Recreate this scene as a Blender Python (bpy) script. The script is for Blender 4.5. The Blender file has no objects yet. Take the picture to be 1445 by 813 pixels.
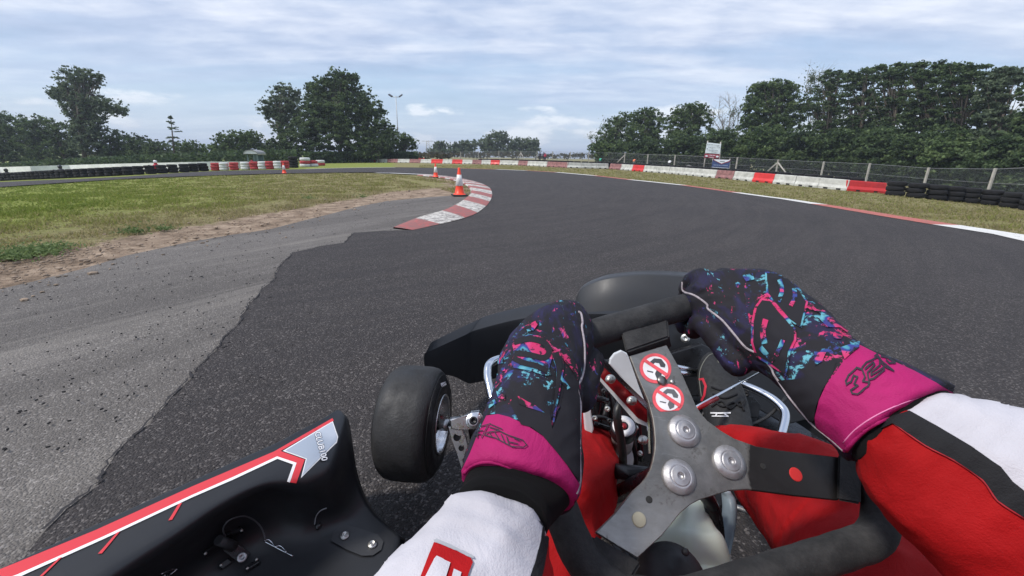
import bpy, bmesh, math, random
import numpy as np
from mathutils import Vector, Matrix, noise as mnoise
from mathutils.geometry import delaunay_2d_cdt
from mathutils.bvhtree import BVHTree
random.seed(7); rng = np.random.default_rng(11)
scene = bpy.context.scene
COL = scene.collection
# ------------------------------------------------------------- camera
F = 606.0; CX = 722.5; CY = 406.5; CH = 0.80
P_ = math.atan((CY-222.0)/F); A_ = math.radians(1.0)
fw = Vector((0, math.cos(P_), -math.sin(P_)))
up0 = Vector((0, math.sin(P_), math.cos(P_))); r0 = Vector((1,0,0))
RT = r0*math.cos(A_) + up0*math.sin(A_)
UP = up0*math.cos(A_) - r0*math.sin(A_)
CAM = Vector((0,0,CH))
cd = bpy.data.cameras.new('camera'); cam = bpy.data.objects.new('camera', cd); COL.objects.link(cam)
cd.sensor_width = 36; cd.lens = F/1445*36; cd.clip_start = 0.02; cd.clip_end = 6000
m = Matrix((RT, UP, -fw)).transposed().to_4x4(); m.translation = CAM
cam.matrix_world = m; scene.camera = cam
def ray(px, py): return fw + RT*((px-CX)/F) - UP*((py-CY)/F)
def W(px, py, Z): return CAM + ray(px, py)*Z
def WH(px, py, h):
    r = ray(px, py); return CAM + r*((h-CH)/r.z)
def on_plane(px, py, o, n):
    r = ray(px, py); return CAM + r*((o-CAM).dot(n)/r.dot(n))
def gz(x, y):
    if y <= 0.1: return 0.0
    t = min(max((y-5)/9, 0), 1); s = t*t*(3-2*t)
    return -0.035*min(abs(x)/y, 1.35)**2*min(y, 90)*s
def gzn(x, y):
    yy = np.maximum(y, .1); t = np.clip((yy-5)/9, 0, 1); s = t*t*(3-2*t)
    return np.where(y <= .1, 0, -0.035*np.minimum(np.abs(x)/yy, 1.35)**2*np.minimum(yy, 90)*s)
def G(px, py, maxt=400):
    r = ray(px, py); t = 0.6; prev = t
    while t < maxt:
        p = CAM + r*t
        if p.z < gz(p.x, p.y): break
        prev = t; t *= 1.05
    else: return CAM + r*maxt
    a, b = prev, t
    for _ in range(40):
        c = (a+b)/2; p = CAM + r*c
        if p.z < gz(p.x, p.y): b = c
        else: a = c
    return CAM + r*a
# ------------------------------------------------------------- object helpers
def tag(o, label=None, cat=None, group=None, kind=None):
    if label: o['label'] = label
    if cat: o['category'] = cat
    if group: o['group'] = group
    if kind: o['kind'] = kind
    return o
def empty(name, loc=(0,0,0), label=None, cat=None, group=None, rz=0):
    o = bpy.data.objects.new(name, None); o.location = loc; o.rotation_euler = (0,0,rz); o.empty_display_size = .1
    COL.objects.link(o); return tag(o, label, cat, group)
def put(name, me, parent=None, local=False):
    o = bpy.data.objects.new(name, me); COL.objects.link(o)
    if parent is not None:
        o.parent = parent
        if not local:
            pm = parent
            M = Matrix.Identity(4)
            chain = []
            while pm is not None: chain.append(pm); pm = pm.parent
            for c in reversed(chain): M = M @ (c.matrix_parent_inverse @ c.matrix_basis)
            o.matrix_parent_inverse = M.inverted()
    return o
def mesh(name, verts, faces, mat=None, smooth=False, mats=None, fm=None):
    me = bpy.data.meshes.new(name); me.from_pydata([tuple(v) for v in verts], [], faces); me.update()
    if mats:
        for mm in mats: me.materials.append(mm)
        if fm is not None: me.polygons.foreach_set('material_index', fm)
    elif mat: me.materials.append(mat)
    if smooth: me.polygons.foreach_set('use_smooth', [True]*len(me.polygons))
    return me
def bm_mesh(name, bm, mat=None, smooth=False, mats=None):
    bmesh.ops.recalc_face_normals(bm, faces=bm.faces)
    me = bpy.data.meshes.new(name); bm.to_mesh(me); bm.free()
    for mm in (mats or ([mat] if mat else [])): me.materials.append(mm)
    if smooth: me.polygons.foreach_set('use_smooth', [True]*len(me.polygons))
    return me
def dup(o, parent=None):
    c = o.copy(); COL.objects.link(c)
    if parent is not None: c.parent = parent
    for ch in list(o.children): dup(ch, c)
    return c
def smooth_by_angle(me, ang=40):
    bm = bmesh.new(); bm.from_mesh(me)
    for e in bm.edges:
        e.smooth = not (len(e.link_faces) == 2 and e.calc_face_angle(0) > math.radians(ang))
    for f in bm.faces: f.smooth = True
    bm.to_mesh(me); bm.free(); return me
# shape makers into a bmesh
def add_box(bm, c, sx, sy, sz, R=None, bev=0, mi=0):
    r = bmesh.ops.create_cube(bm, size=1)
    vs = r['verts']
    for v in vs: v.co = Vector((v.co.x*sx, v.co.y*sy, v.co.z*sz))
    if bev:
        es = list({e for v in vs for e in v.link_edges})
        rr = bmesh.ops.bevel(bm, geom=es, offset=bev, segments=2, affect='EDGES', profile=.5)
        vs = list({v for f in rr['faces'] for v in f.verts})
    for v in vs: v.co = (R @ v.co if R else v.co) + Vector(c)
    for f in {f for v in vs for f in v.link_faces}: f.material_index = mi
    return vs
def frame_of(d, hint=Vector((0,0,1))):
    d = d.normalized()
    if abs(d.dot(hint)) > .97: hint = Vector((1,0,0)) if abs(d.x) < .9 else Vector((0,1,0))
    a = d.cross(hint).normalized(); b = a.cross(d).normalized(); return a, b
def add_tube(bm, pts, rad, seg=10, cap=True, mi=0, closed=False, hint=Vector((0,0,1))):
    pts = [Vector(p) for p in pts]; n = len(pts)
    rads = rad if isinstance(rad, (list, tuple)) else [rad]*n
    rings = []
    for i, p in enumerate(pts):
        if closed: d = pts[(i+1) % n]-pts[i-1]
        else: d = pts[min(i+1, n-1)]-pts[max(i-1, 0)]
        a, b = frame_of(d, hint)
        rings.append([bm.verts.new(p+(a*math.cos(t)+b*math.sin(t))*rads[i]) for t in [2*math.pi*k/seg for k in range(seg)]])
    rng_ = range(n if closed else n-1)
    for i in rng_:
        A, B = rings[i], rings[(i+1) % n]
        for k in range(seg):
            f = bm.faces.new((A[k], A[(k+1) % seg], B[(k+1) % seg], B[k])); f.material_index = mi; f.smooth = True
    if cap and not closed:
        for R_ in (rings[0], rings[-1]):
            f = bm.faces.new(R_); f.material_index = mi
def add_lathe(bm, prof, o, axis, seg=32, mi=0, closed=False):
    """prof: list of (along, radius)"""
    o = Vector(o); axis = Vector(axis).normalized(); a, b = frame_of(axis)
    rings = []
    for (t, r) in prof:
        if r < 1e-6: rings.append([bm.verts.new(o+axis*t)])
        else: rings.append([bm.verts.new(o+axis*t+(a*math.cos(2*math.pi*k/seg)+b*math.sin(2*math.pi*k/seg))*r) for k in range(seg)])
    n = len(rings)
    for i in range(n if closed else n-1):
        A, B = rings[i], rings[(i+1) % n]
        for k in range(seg):
            k2 = (k+1) % seg
            if len(A) == 1 and len(B) == 1: continue
            if len(A) == 1: f = bm.faces.new((A[0], B[k2], B[k]))
            elif len(B) == 1: f = bm.faces.new((A[k], A[k2], B[0]))
            else: f = bm.faces.new((A[k], A[k2], B[k2], B[k]))
            f.material_index = mi; f.smooth = True
def add_prism(bm, loop, nvec, th, mi=0, bev=0):
    """closed loop of 3D points extruded by th along -nvec (loop is the top)"""
    nvec = Vector(nvec).normalized()
    top = [bm.verts.new(Vector(p)) for p in loop]; bot = [bm.verts.new(Vector(p)-nvec*th) for p in loop]
    n = len(loop); fs = []
    fs.append(bm.faces.new(top)); fs.append(bm.faces.new(list(reversed(bot))))
    for i in range(n): fs.append(bm.faces.new((top[i], bot[i], bot[(i+1) % n], top[(i+1) % n])))
    for f in fs: f.material_index = mi
    if bev:
        es = [bm.edges.get((top[i], top[(i+1) % n])) for i in range(n)]
        bmesh.ops.bevel(bm, geom=es, offset=bev, segments=2, affect='EDGES', profile=.5)
def add_loft(bm, secs, mi=0, closed=True, cap=True, smooth=True):
    rings = [[bm.verts.new(Vector(p)) for p in s] for s in secs]
    n = len(rings[0])
    for A, B in zip(rings, rings[1:]):
        for k in range(n if closed else n-1):
            k2 = (k+1) % n
            f = bm.faces.new((A[k], A[k2], B[k2], B[k])); f.smooth = smooth; f.material_index = mi
    if cap and closed:
        for R_ in (rings[0], rings[-1]):
            f = bm.faces.new(R_); f.material_index = mi; f.smooth = smooth
def spline(pts, n):
    """Catmull-Rom through pts (any dimension), n samples per span"""
    P = [np.array(p, float) for p in pts]; out = []
    for i in range(len(P)-1):
        p0 = P[max(i-1, 0)]; p1 = P[i]; p2 = P[i+1]; p3 = P[min(i+2, len(P)-1)]
        for k in range(n):
            t = k/n
            out.append(.5*((2*p1)+(-p0+p2)*t+(2*p0-5*p1+4*p2-p3)*t*t+(-p0+3*p1-3*p2+p3)*t**3))
    out.append(P[-1]); return out
# ------------------------------------------------------------- materials
def nmat(name, col=(.5,.5,.5), rough=.5, metal=0.0, spec=.5, coat=0):
    mt = bpy.data.materials.new(name); mt.use_nodes = True
    b = mt.node_tree.nodes['Principled BSDF']
    b.inputs['Base Color'].default_value = (*col, 1); b.inputs['Roughness'].default_value = rough
    b.inputs['Metallic'].default_value = metal; b.inputs['Specular IOR Level'].default_value = spec
    b.inputs['Coat Weight'].default_value = coat
    return mt
class N:
    def __init__(s, mt): s.t = mt.node_tree; s.b = s.t.nodes.get('Principled BSDF')
    def n(s, typ, **kw):
        x = s.t.nodes.new(typ)
        for k, v in kw.items():
            if k.startswith('i_'):
                key = k[2:].replace('_', ' ')
                x.inputs[key].default_value = v
            else: setattr(x, k, v)
        return x
    def l(s, a, b): s.t.links.new(a, b)
    def coord(s, kind='Object', scale=(1,1,1), rot=(0,0,0)):
        c = s.n('ShaderNodeTexCoord'); mp = s.n('ShaderNodeMapping'); s.l(c.outputs[kind], mp.inputs[0])
        mp.inputs['Scale'].default_value = scale; mp.inputs['Rotation'].default_value = rot; return mp.outputs[0]
    def noise(s, vec, scale, det=4, rough=.6, dist=0):
        x = s.n('ShaderNodeTexNoise'); x.inputs['Scale'].default_value = scale; x.inputs['Detail'].default_value = det
        x.inputs['Roughness'].default_value = rough; x.inputs['Distortion'].default_value = dist
        s.l(vec, x.inputs['Vector']); return x.outputs['Fac']
    def vor(s, vec, scale, feat='F1', out='Distance', rand=1):
        x = s.n('ShaderNodeTexVoronoi', feature=feat); x.inputs['Scale'].default_value = scale
        x.inputs['Randomness'].default_value = rand
        s.l(vec, x.inputs['Vector']); return x.outputs[out]
    def ramp(s, f, stops, interp='LINEAR'):
        x = s.n('ShaderNodeValToRGB'); x.color_ramp.interpolation = interp
        e = x.color_ramp.elements
        while len(e) < len(stops): e.new(.5)
        for el, (p, c) in zip(e, stops):
            el.position = p; el.color = (*c, 1) if isinstance(c, tuple) else (c, c, c, 1)
        s.l(f, x.inputs[0]); return x.outputs[0]
    def mix(s, f, a, b, mode='MIX'):
        x = s.n('ShaderNodeMix', data_type='RGBA', blend_type=mode)
        for sock, v in ((x.inputs[0], f), (x.inputs[6], a), (x.inputs[7], b)):
            if isinstance(v, (int, float)): sock.default_value = v
            elif isinstance(v, tuple): sock.default_value = (*v, 1)
            else: s.l(v, sock)
        return x.outputs[2]
    def math(s, op, a, b=None, c=None, clamp=False):
        x = s.n('ShaderNodeMath', operation=op, use_clamp=clamp)
        for i, v in enumerate((a, b, c)):
            if v is None: continue
            if isinstance(v, (int, float)): x.inputs[i].default_value = v
            else: s.l(v, x.inputs[i])
        return x.outputs[0]
    def attr(s, name, out='Fac'):
        x = s.n('ShaderNodeAttribute', attribute_name=name); return x.outputs[out]
    def bump(s, h, strength=.3, dist=.01, normal=None):
        x = s.n('ShaderNodeBump'); x.inputs['Strength'].default_value = strength; x.inputs['Distance'].default_value = dist
        s.l(h, x.inputs['Height'])
        if normal is not None: s.l(normal, x.inputs['Normal'])
        s.l(x.outputs[0], s.b.inputs['Normal']); return x.outputs[0]
    def col(s, c): s.l(c, s.b.inputs['Base Color'])
    def rough(s, c): s.l(c, s.b.inputs['Roughness'])
def worn(name, col, rough=.5, metal=0, var=.25, scale=8, bump=.1, bscale=60, spec=.5, rvar=.15, bd=.002, coat=0):
    mt = nmat(name, col, rough, metal, spec, coat); n = N(mt); v = n.coord('Object')
    f = n.noise(v, scale, 6, .65)
    lo = tuple(max(c*(1-var), 0) for c in col); hi = tuple(min(c*(1+var), 1) for c in col)
    n.col(n.ramp(f, [(.3, lo), (.7, hi)]))
    n.rough(n.ramp(n.noise(v, scale*2.3, 4, .6), [(.3, max(rough-rvar, .02)), (.7, min(rough+rvar, 1))]))
    if bump: n.bump(n.noise(v, bscale, 4, .6), bump, bd)
    return mt
# ============================================================= WORLD / LIGHT
SUN_EL = math.radians(55); SUN_AZ = math.radians(-112)   # azimuth from +Y towards +X
world = bpy.data.worlds.new('World'); scene.world = world; world.use_nodes = True
wt = world.node_tree; wt.nodes.clear()
class WN(N):
    def __init__(s, t): s.t = t; s.b = None
w = WN(wt)
out = w.n('ShaderNodeOutputWorld')
sky = w.n('ShaderNodeTexSky', sky_type='NISHITA', sun_disc=False, sun_elevation=SUN_EL, sun_rotation=SUN_AZ, air_density=1.0, dust_density=1.2, ozone_density=1.5)
bg1 = w.n('ShaderNodeBackground'); bg1.inputs[1].default_value = 0.13; w.l(sky.outputs[0], bg1.inputs[0])
tc = w.n('ShaderNodeTexCoord'); sp = w.n('ShaderNodeSeparateXYZ'); w.l(tc.outputs['Generated'], sp.inputs[0])
zz = w.math('MAXIMUM', sp.outputs[2], 0.0); zc = w.math('ADD', zz, 0.10)
cx = w.math('DIVIDE', sp.outputs[0], zc); cy = w.math('DIVIDE', sp.outputs[1], zc)
cb = w.n('ShaderNodeCombineXYZ'); w.l(cx, cb.inputs[0]); w.l(cy, cb.inputs[1])
def wmap(scale, rot, loc=(0,0,0)):
    mp = w.n('ShaderNodeMapping'); w.l(cb.outputs[0], mp.inputs[0])
    mp.inputs['Scale'].default_value = scale; mp.inputs['Rotation'].default_value = (0,0,rot); mp.inputs['Location'].default_value = loc
    return mp.outputs[0]
n1 = w.noise(wmap((.30, 1.25, 1), .22, (3.1, 1.7, 0)), 1.0, 6, .52, .35)      # long streaks
n2 = w.noise(wmap((.55, .75, 1), -.25, (8.2, .4, 0)), .9, 7, .58, .5)          # broad veil
n3 = w.noise(wmap((2.2, 3.6, 1), .1, (1.2, 7.7, 0)), 1.0, 6, .6, .2)            # mottling
veil = w.math('ADD', w.math('MULTIPLY', n2, .62), w.math('MULTIPLY', n1, .46))
cover = w.ramp(veil, [(.38, .25), (.50, .72), (.60, .98)])
hz = w.ramp(sp.outputs[2], [(.0, .9), (.05, .85), (.16, 1.0)])
low = w.ramp(sp.outputs[2], [(.0, 1.0), (.10, .75), (.22, 0.0)])
cover = w.math('MULTIPLY', cover, hz)
shade = w.math('ADD', w.math('MULTIPLY', n1, .62), w.math('MULTIPLY', n3, .38))
ccol = w.ramp(shade, [(.34, (.31,.40,.59)), (.48, (.47,.555,.735)), (.62, (.74,.79,.90))])
# low cumulus bank above the horizon
mp = w.n('ShaderNodeMapping'); w.l(tc.outputs['Generated'], mp.inputs[0]); mp.inputs['Scale'].default_value = (3.4, 3.4, 11); mp.inputs['Location'].default_value = (.6, .2, .4)
n4 = w.noise(mp.outputs[0], 1.9, 7, .55, .1)
band = w.ramp(sp.outputs[2], [(.0, .55), (.03, 1.0), (.085, .85), (.15, .0)])
cum = w.ramp(w.math('MULTIPLY', n4, w.math('ADD', w.math('MULTIPLY', band, .62), .40)), [(.47, 0.0), (.54, 1.0)])
cum = w.math('MULTIPLY', cum, w.ramp(sp.outputs[2], [(.12, 1.0), (.2, 0.0)]))
cumc = w.ramp(n4, [(.46, (.46,.55,.72)), (.62, (.78,.83,.92))])
ccol = w.mix(w.math('MULTIPLY', low, .75), ccol, (.48,.60,.77))
cc = w.mix(cum, ccol, cumc)
cover = w.math('MAXIMUM', cover, w.math('MULTIPLY', low, .92))
cov2 = w.math('MAXIMUM', cover, w.math('MULTIPLY', cum, .85))
bg2 = w.n('ShaderNodeBackground'); w.l(cc, bg2.inputs[0]); bg2.inputs[1].default_value = .86
ms = w.n('ShaderNodeMixShader'); w.l(cov2, ms.inputs[0]); w.l(bg1.outputs[0], ms.inputs[1]); w.l(bg2.outputs[0], ms.inputs[2])
w.l(ms.outputs[0], out.inputs[0])
sl = bpy.data.lights.new('sun', 'SUN'); sl.energy = 2.4; sl.angle = math.radians(9); sl.color = (1, .95, .88)
so = bpy.data.objects.new('sun', sl); COL.objects.link(so)
sd = Vector((math.sin(SUN_AZ)*math.cos(SUN_EL), math.cos(SUN_AZ)*math.cos(SUN_EL), math.sin(SUN_EL)))
so.rotation_euler = sd.to_track_quat('Z', 'Y').to_euler(); so.location = (0,0,30)
scene.view_settings.view_transform = 'Standard'; scene.view_settings.look = 'None'
scene.view_settings.exposure = 0.48; scene.view_settings.gamma = 1; scene.view_settings.use_curve_mapping = False
scene.cycles.volume_bounces = 0; scene.cycles.max_bounces = 6; scene.cycles.transparent_max_bounces = 12; scene.cycles.diffuse_bounces = 3
scene.cycles.use_denoising = True
# ============================================================= GROUND
def gpoly(pts): return [(p.x, p.y) for p in (G(*q) for q in pts)]
def densify(poly, step, closed=True, jit=0):
    out_ = []; n = len(poly)
    for i in range(n if closed else n-1):
        a = np.array(poly[i]); b = np.array(poly[(i+1) % n]); L = np.hypot(*(b-a)); r = np.hypot(*((a+b)/2))
        k = max(1, int(L/(step*max(r, 2)/6)))
        for j in range(k):
            p = a+(b-a)*j/k
            if jit: p = p + np.array([mnoise.noise(Vector((p[0]*5, p[1]*5, 1))), mnoise.noise(Vector((p[0]*5, p[1]*5, 7)))])*jit + rng.normal(0, jit*.18, 2)
            out_.append(tuple(p))
    if not closed: out_.append(tuple(poly[-1]))
    return out_
def inpoly(X, Y, poly):
    c = np.zeros(X.shape, bool); n = len(poly)
    for i in range(n):
        x1, y1 = poly[i]; x2, y2 = poly[i-1]
        if y1 == y2: continue
        k = ((y1 > Y) != (y2 > Y)) & (X < (x2-x1)*(Y-y1)/(y2-y1)+x1); c ^= k
    return c
def pldist(X, Y, pl):
    d = np.full(X.shape, 1e9)
    for (a, b) in zip(pl, pl[1:]):
        ax, ay = a; bx, by = b; L = (bx-ax)**2+(by-ay)**2+1e-12
        t = np.clip(((X-ax)*(bx-ax)+(Y-ay)*(by-ay))/L, 0, 1)
        d = np.minimum(d, np.hypot(X-ax-t*(bx-ax), Y-ay-t*(by-ay)))
    return d
pr = np.geomspace(.4, 260, 120); pa = np.radians(np.linspace(-75, 75, 130))
PGX = (pr[:, None]*np.sin(pa)).ravel(); PGY = (pr[:, None]*np.cos(pa)).ravel()
def sheet(name, poly, lift, mat, kind='structure', far=.0009, extra=None):
    ins = inpoly(PGX, PGY, poly)
    pts = list(poly)+list(zip(PGX[ins], PGY[ins]))
    n = len(poly)
    r = delaunay_2d_cdt([Vector(p) for p in pts], [(i, (i+1) % n) for i in range(n)], [], 1, 1e-5)
    vs = [(p.x, p.y, gz(p.x, p.y)+lift+far*math.hypot(p.x, p.y)) for p in r[0]]
    fs = [tuple(f) for f in r[2]]
    # keep faces inside
    o = put(name, mesh(name, vs, fs, mat, True)); 
    bm = bmesh.new(); bm.from_mesh(o.data); bmesh.ops.recalc_face_normals(bm, faces=bm.faces)
    for f in bm.faces:
        if f.normal.z < 0: f.normal_flip()
    bm.to_mesh(o.data); bm.free()
    if kind: o['kind'] = kind
    return o
# outlines in photograph pixels, dropped on the terrain
dark_left = [(-40,900),(30,800),(62,752),(95,722),(135,690),(165,642),(205,603),(240,566),(285,520),(330,465),(352,432),(385,395),(398,372),(415,358),(452,349),(488,344),(492,336),(500,330),(540,327),(582,326)]
kerb_out = [(582,326),(625,317),(657,308.6),(673.6,301.7),(686,292),(692,284),(694.5,277),(693.5,270),(690,265.5),(683,261.5),(675,258.5),(666,256),(655,253.6),(644,251.3),(631,249.7),(617,248.3),(603,247.2),(575,246),(542,245)]
kerb_in = [(554.5,322.5),(589,310),(624,300),(641,292),(653,284.5),(661,277.5),(664.5,271.5),(662,266),(657,261.8),(652,259),(644,256.5),(636,254),(625,252),(613,250.6),(600,249.2),(588,248.3),(576,247.7),(555,247),(530,246)]
dirt_low = [(-60,425),(0,408),(60,394),(118,379),(177,361),(265,342),(330,331),(380,324),(430,311),(463,303),(505,292),(546,284),(600,279),(643,276)]
grass_low = [(-60,385),(0,368),(70,356),(120,347),(170,335),(250,321),(330,308),(400,297),(463,286),(540,272),(590,267),(622,264),(645,262)]
right_line = [(1600,370),(1520,350),(1445,334),(1400,327),(1350,319.5),(1270,307),(1165,290),(1120,283),(1045,273),(969,262.5),(893,254.6),(843,248.8),(788,244),(745,241.6),(702,239.8),(640,238.2),(559,237),(520,237.3),(459,238.5),(430,239.5)]
left_top = [(405,240),(300,242.5),(262,244.3),(180,250),(110,253.5),(0,258),(-90,263)]
left_low = [(-90,273),(0,265),(80,259.5),(165,254),(230,251),(300,248.5),(400,245.6),(480,244.2),(530,244)]
dl = gpoly(dark_left); ko = gpoly(kerb_out); ki = gpoly(kerb_in)
track = gpoly(left_low)+list(reversed(ko))+list(reversed(dl)) + [(0.2,-6),(12,-6)] + gpoly([(1900,470)]) + gpoly(right_line) + gpoly(left_top)
track = densify(track, .12, True, .018)
run = dl + ki[::1][:9] ; 
dlow = gpoly(dirt_low)
runoff = densify([(-9,-3)] + [(dl[0][0]+.3, -3)] + [(x+.35, y) for x, y in dl[:-5]] + dl[-5:] + ki[:7] + list(reversed(dlow)), .2)
# asphalt materials
def asphalt(name, dark, light, agg, lightpos=.62, patch=.28, bs=.95):
    mt = nmat(name, dark, .85, spec=.35); n = N(mt); v = n.coord('Object')
    g1 = n.vor(v, 170, out='Color'); sepc = n.n('ShaderNodeSeparateColor'); n.l(g1, sepc.inputs[0])
    d1 = n.vor(v, 170)
    g2 = n.noise(v, 95, 3, .7)
    stone = n.ramp(sepc.outputs[0], [(lightpos, 0.0), (min(lightpos+.3, 1.0), 1.0)])
    stone = n.math('MULTIPLY', stone, n.ramp(g2, [(.44, 0.0), (.60, 1.0)]))
    big = n.noise(v, .55, 6, .65); med = n.noise(v, 6, 5, .7)
    base = n.mix(n.ramp(big, [(.3, 0.0), (.7, 1.0)]), tuple(c*(1-patch) for c in dark), tuple(c*(1+patch) for c in dark))
    base = n.mix(n.ramp(med, [(.35, 0.0), (.75, .5)]), base, light)
    sm = n.mix(n.ramp(n.noise(v, 40, 4, .75), [(.30, .38), (.70, 0.0)]), base, tuple(c*.35 for c in dark))
    n.col(n.mix(stone, sm, agg))
    n.rough(n.ramp(g2, [(.3, .72), (.7, .95)]))
    h = n.math('ADD', n.math('MULTIPLY', d1, -.8), n.math('MULTIPLY', n.noise(v, 60, 4, .7), 1.4))
    n.bump(h, bs, .006)
    return mt
M_track = asphalt('track_asphalt', (.039,.0335,.0325), (.060,.052,.050), (.19,.172,.165), .60)
M_old = asphalt('old_asphalt', (.135,.122,.112), (.21,.19,.17), (.33,.305,.285), .55, .30, 1.0)
n = N(M_old); v0 = n.coord('Object', rot=(0,0,math.radians(-60))); mp2 = n.n('ShaderNodeMapping'); n.l(v0, mp2.inputs[0]); mp2.inputs['Scale'].default_value = (.16,1.5,1); v2 = mp2.outputs[0]; oldc = n.b.inputs['Base Color'].links[0].from_socket
c_ = n.mix(n.ramp(n.noise(v2, 1.3, 5, .6, .4), [(.42, .45), (.60, 0.0)]), oldc, (.075,.067,.062)); c_ = n.mix(n.ramp(n.noise(v2, 2.1, 5, .7, .8), [(.54, 0.0), (.68, .42)]), c_, (.30,.275,.245)); n.col(c_)
# racing-line streaks on the fresh asphalt
def streaks(mt, pivot):
    n = N(mt); c = n.n('ShaderNodeTexCoord'); s = n.n('ShaderNodeVectorMath', operation='SUBTRACT'); n.l(c.outputs['Object'], s.inputs[0]); s.inputs[1].default_value = pivot
    L = n.n('ShaderNodeVectorMath', operation='LENGTH'); n.l(s.outputs[0], L.inputs[0])
    cbv = n.n('ShaderNodeCombineXYZ'); n.l(L.outputs['Value'], cbv.inputs[0])
    sx = n.n('ShaderNodeSeparateXYZ'); n.l(s.outputs[0], sx.inputs[0])
    n.l(n.math('MULTIPLY', n.math('ARCTAN2', sx.outputs[1], sx.outputs[0]), 1.2), cbv.inputs[1])
    f = n.noise(cbv.outputs[0], 5.5, 5, .65)
    old = n.b.inputs['Base Color'].links[0].from_socket
    n.col(n.mix(n.ramp(f, [(.36, .48), (.60, 0.0)]), old, (.027,.024,.026)))
streaks(M_track, (-7.5, 13.0, 0))
# ground sheet with attributes
rr = np.concatenate([[0], np.geomspace(.35, 120, 300), np.geomspace(126, 4500, 26)])
na = 420; aa = np.linspace(0, 2*np.pi, na, endpoint=False)
GX = (rr[1:, None]*np.sin(aa)).ravel(); GY = (rr[1:, None]*np.cos(aa)).ravel()
GX = np.append(GX, 0); GY = np.append(GY, 0)
GZ = gzn(GX, GY)-.012 - np.where(np.hypot(GX, GY) > 8, 0, 0)
nr = len(rr)-1
fs = []
for i in range(nr-1):
    for k in range(na):
        k2 = (k+1) % na; fs.append((i*na+k, (i+1)*na+k, (i+1)*na+k2, i*na+k2))
for k in range(na): fs.append((len(GX)-1, k, (k+1) % na))
me = mesh('ground', np.stack([GX, GY, GZ], 1), fs, None, True)
gl = gpoly(grass_low)
dpoly = gl + list(reversed(dlow)); 
dd = np.minimum(pldist(GX, GY, gl), 5)
ind = inpoly(GX, GY, [(-9,-3)]+[(ki[i][0], ki[i][1]) for i in range(7)]+list(reversed(gl)))
below = inpoly(GX, GY, gl + [(gl[-1][0]+1.5, gl[-1][1]), (2,2), (-3,-4), (-12,-4)])
sgn = np.where(below, dd, -dd)
dirt = np.clip(.56 + sgn*1.3, 0, 1)
# worn strip along the kerb and along the right line
rl = gpoly(right_line)
dirt = np.maximum(dirt, np.clip(.62-pldist(GX, GY, rl)*1.4, 0, 1))
dirt = np.maximum(dirt, np.clip(.95-pldist(GX, GY, ki[4:14])*.8, 0, 1))
dry = np.zeros_like(GX)
ang = np.degrees(np.arctan2(GX, GY)); rad_ = np.hypot(GX, GY)
dry = np.clip((ang+40)/22, 0, 1)*np.clip((ang+90)/30, 0, 1)
dry = np.where(ang < -8, np.clip(np.maximum(np.clip((ang+50)/26, 0, 1)*.80, .98-np.abs(sgn)*.27), 0, 1), .80)
dry = np.where((GY > 24) & (ang < -15), .15, dry)
for nm, arr in (('dirt', dirt), ('dry', dry)):
    a = me.attributes.new(nm, 'FLOAT', 'POINT'); a.data.foreach_set('value', arr.astype(np.float32))
M_ground = nmat('grass_ground', (.1,.13,.04), .95, spec=.15); n = N(M_ground); v = n.coord('Object')
fa = n.noise(v, 1.1, 6, .7); fb = n.noise(v, 9, 6, .75); fc = n.noise(v, 60, 4, .7)
green = n.ramp(fb, [(.3, (.120,.155,.030)), (.5, (.205,.240,.052)), (.7, (.28,.295,.085))])
dryc = n.ramp(fb, [(.3, (.130,.118,.052)), (.5, (.225,.200,.090)), (.7, (.33,.285,.15))])
dm = n.math('ADD', n.attr('dry'), n.math('MULTIPLY', n.math('SUBTRACT', fa, .5), 1.5))
gc = n.mix(n.ramp(dm, [(.15, 0.0), (.8, 1.0)]), green, dryc)
soil = n.ramp(n.noise(v, 4, 7, .75), [(.30, (.12,.088,.062)), (.48, (.27,.20,.145)), (.64, (.46,.355,.265))])
fm_ = n.math('ADD', n.attr('dirt'), n.math('ADD', n.math('MULTIPLY', n.math('SUBTRACT', fb, .5), 1.3), n.math('MULTIPLY', n.math('SUBTRACT', fa, .5), .9)))
n.col(n.mix(n.ramp(fm_, [(.42, 0.0), (.62, 1.0)]), gc, soil))
n.bump(n.math('ADD', n.math('MULTIPLY', fb, 2.0), fc), .9, .02)
me.materials.append(M_ground)
ground = tag(put('ground', me), kind='structure')
# runoff + track
sheet('runoff', runoff, -.004, M_old)
sheet('track', track, .006, M_track)
# broken seam where the new asphalt meets the old: a thin dark rubber-filled crack
def ribbon(name, pl, wd, lift, mat, mats=None, idx=None, far=.0009, side=0, kind='structure', wfun=None):
    bm = bmesh.new(); prev = None
    for i, p in enumerate(pl):
        a = np.array(pl[max(i-1, 0)]); b = np.array(pl[min(i+1, len(pl)-1)]); d = (b-a)/(np.hypot(*(b-a))+1e-9); nn = np.array([-d[1], d[0]])
        ww = wfun(i) if wfun else wd
        q = [np.array(p)+nn*ww*(side-.5), np.array(p)+nn*ww*(side+.5)]
        cur = [bm.verts.new((x, y, gz(x, y)+lift+far*math.hypot(x, y))) for x, y in q]
        if prev:
            f = bm.faces.new((prev[0], cur[0], cur[1], prev[1]))
            if idx: f.material_index = idx(i-1)
        prev = cur
    for f in bm.faces:
        f.normal_update()
        if f.normal.z < 0: f.normal_flip()
    me_ = bpy.data.meshes.new(name); bm.to_mesh(me_); bm.free()
    for mm in (mats or [mat]): me_.materials.append(mm)
    o_ = put(name, me_)
    if kind: o_['kind'] = kind
    return o_
M_crack = worn('seam_bitumen', (.022,.020,.022), .9, bump=.6, bscale=90)
seam = densify(dl[2:], .05, False, .022)
rs = random.Random(5); sw = [rs.uniform(.004, .028) for _ in seam]
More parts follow.
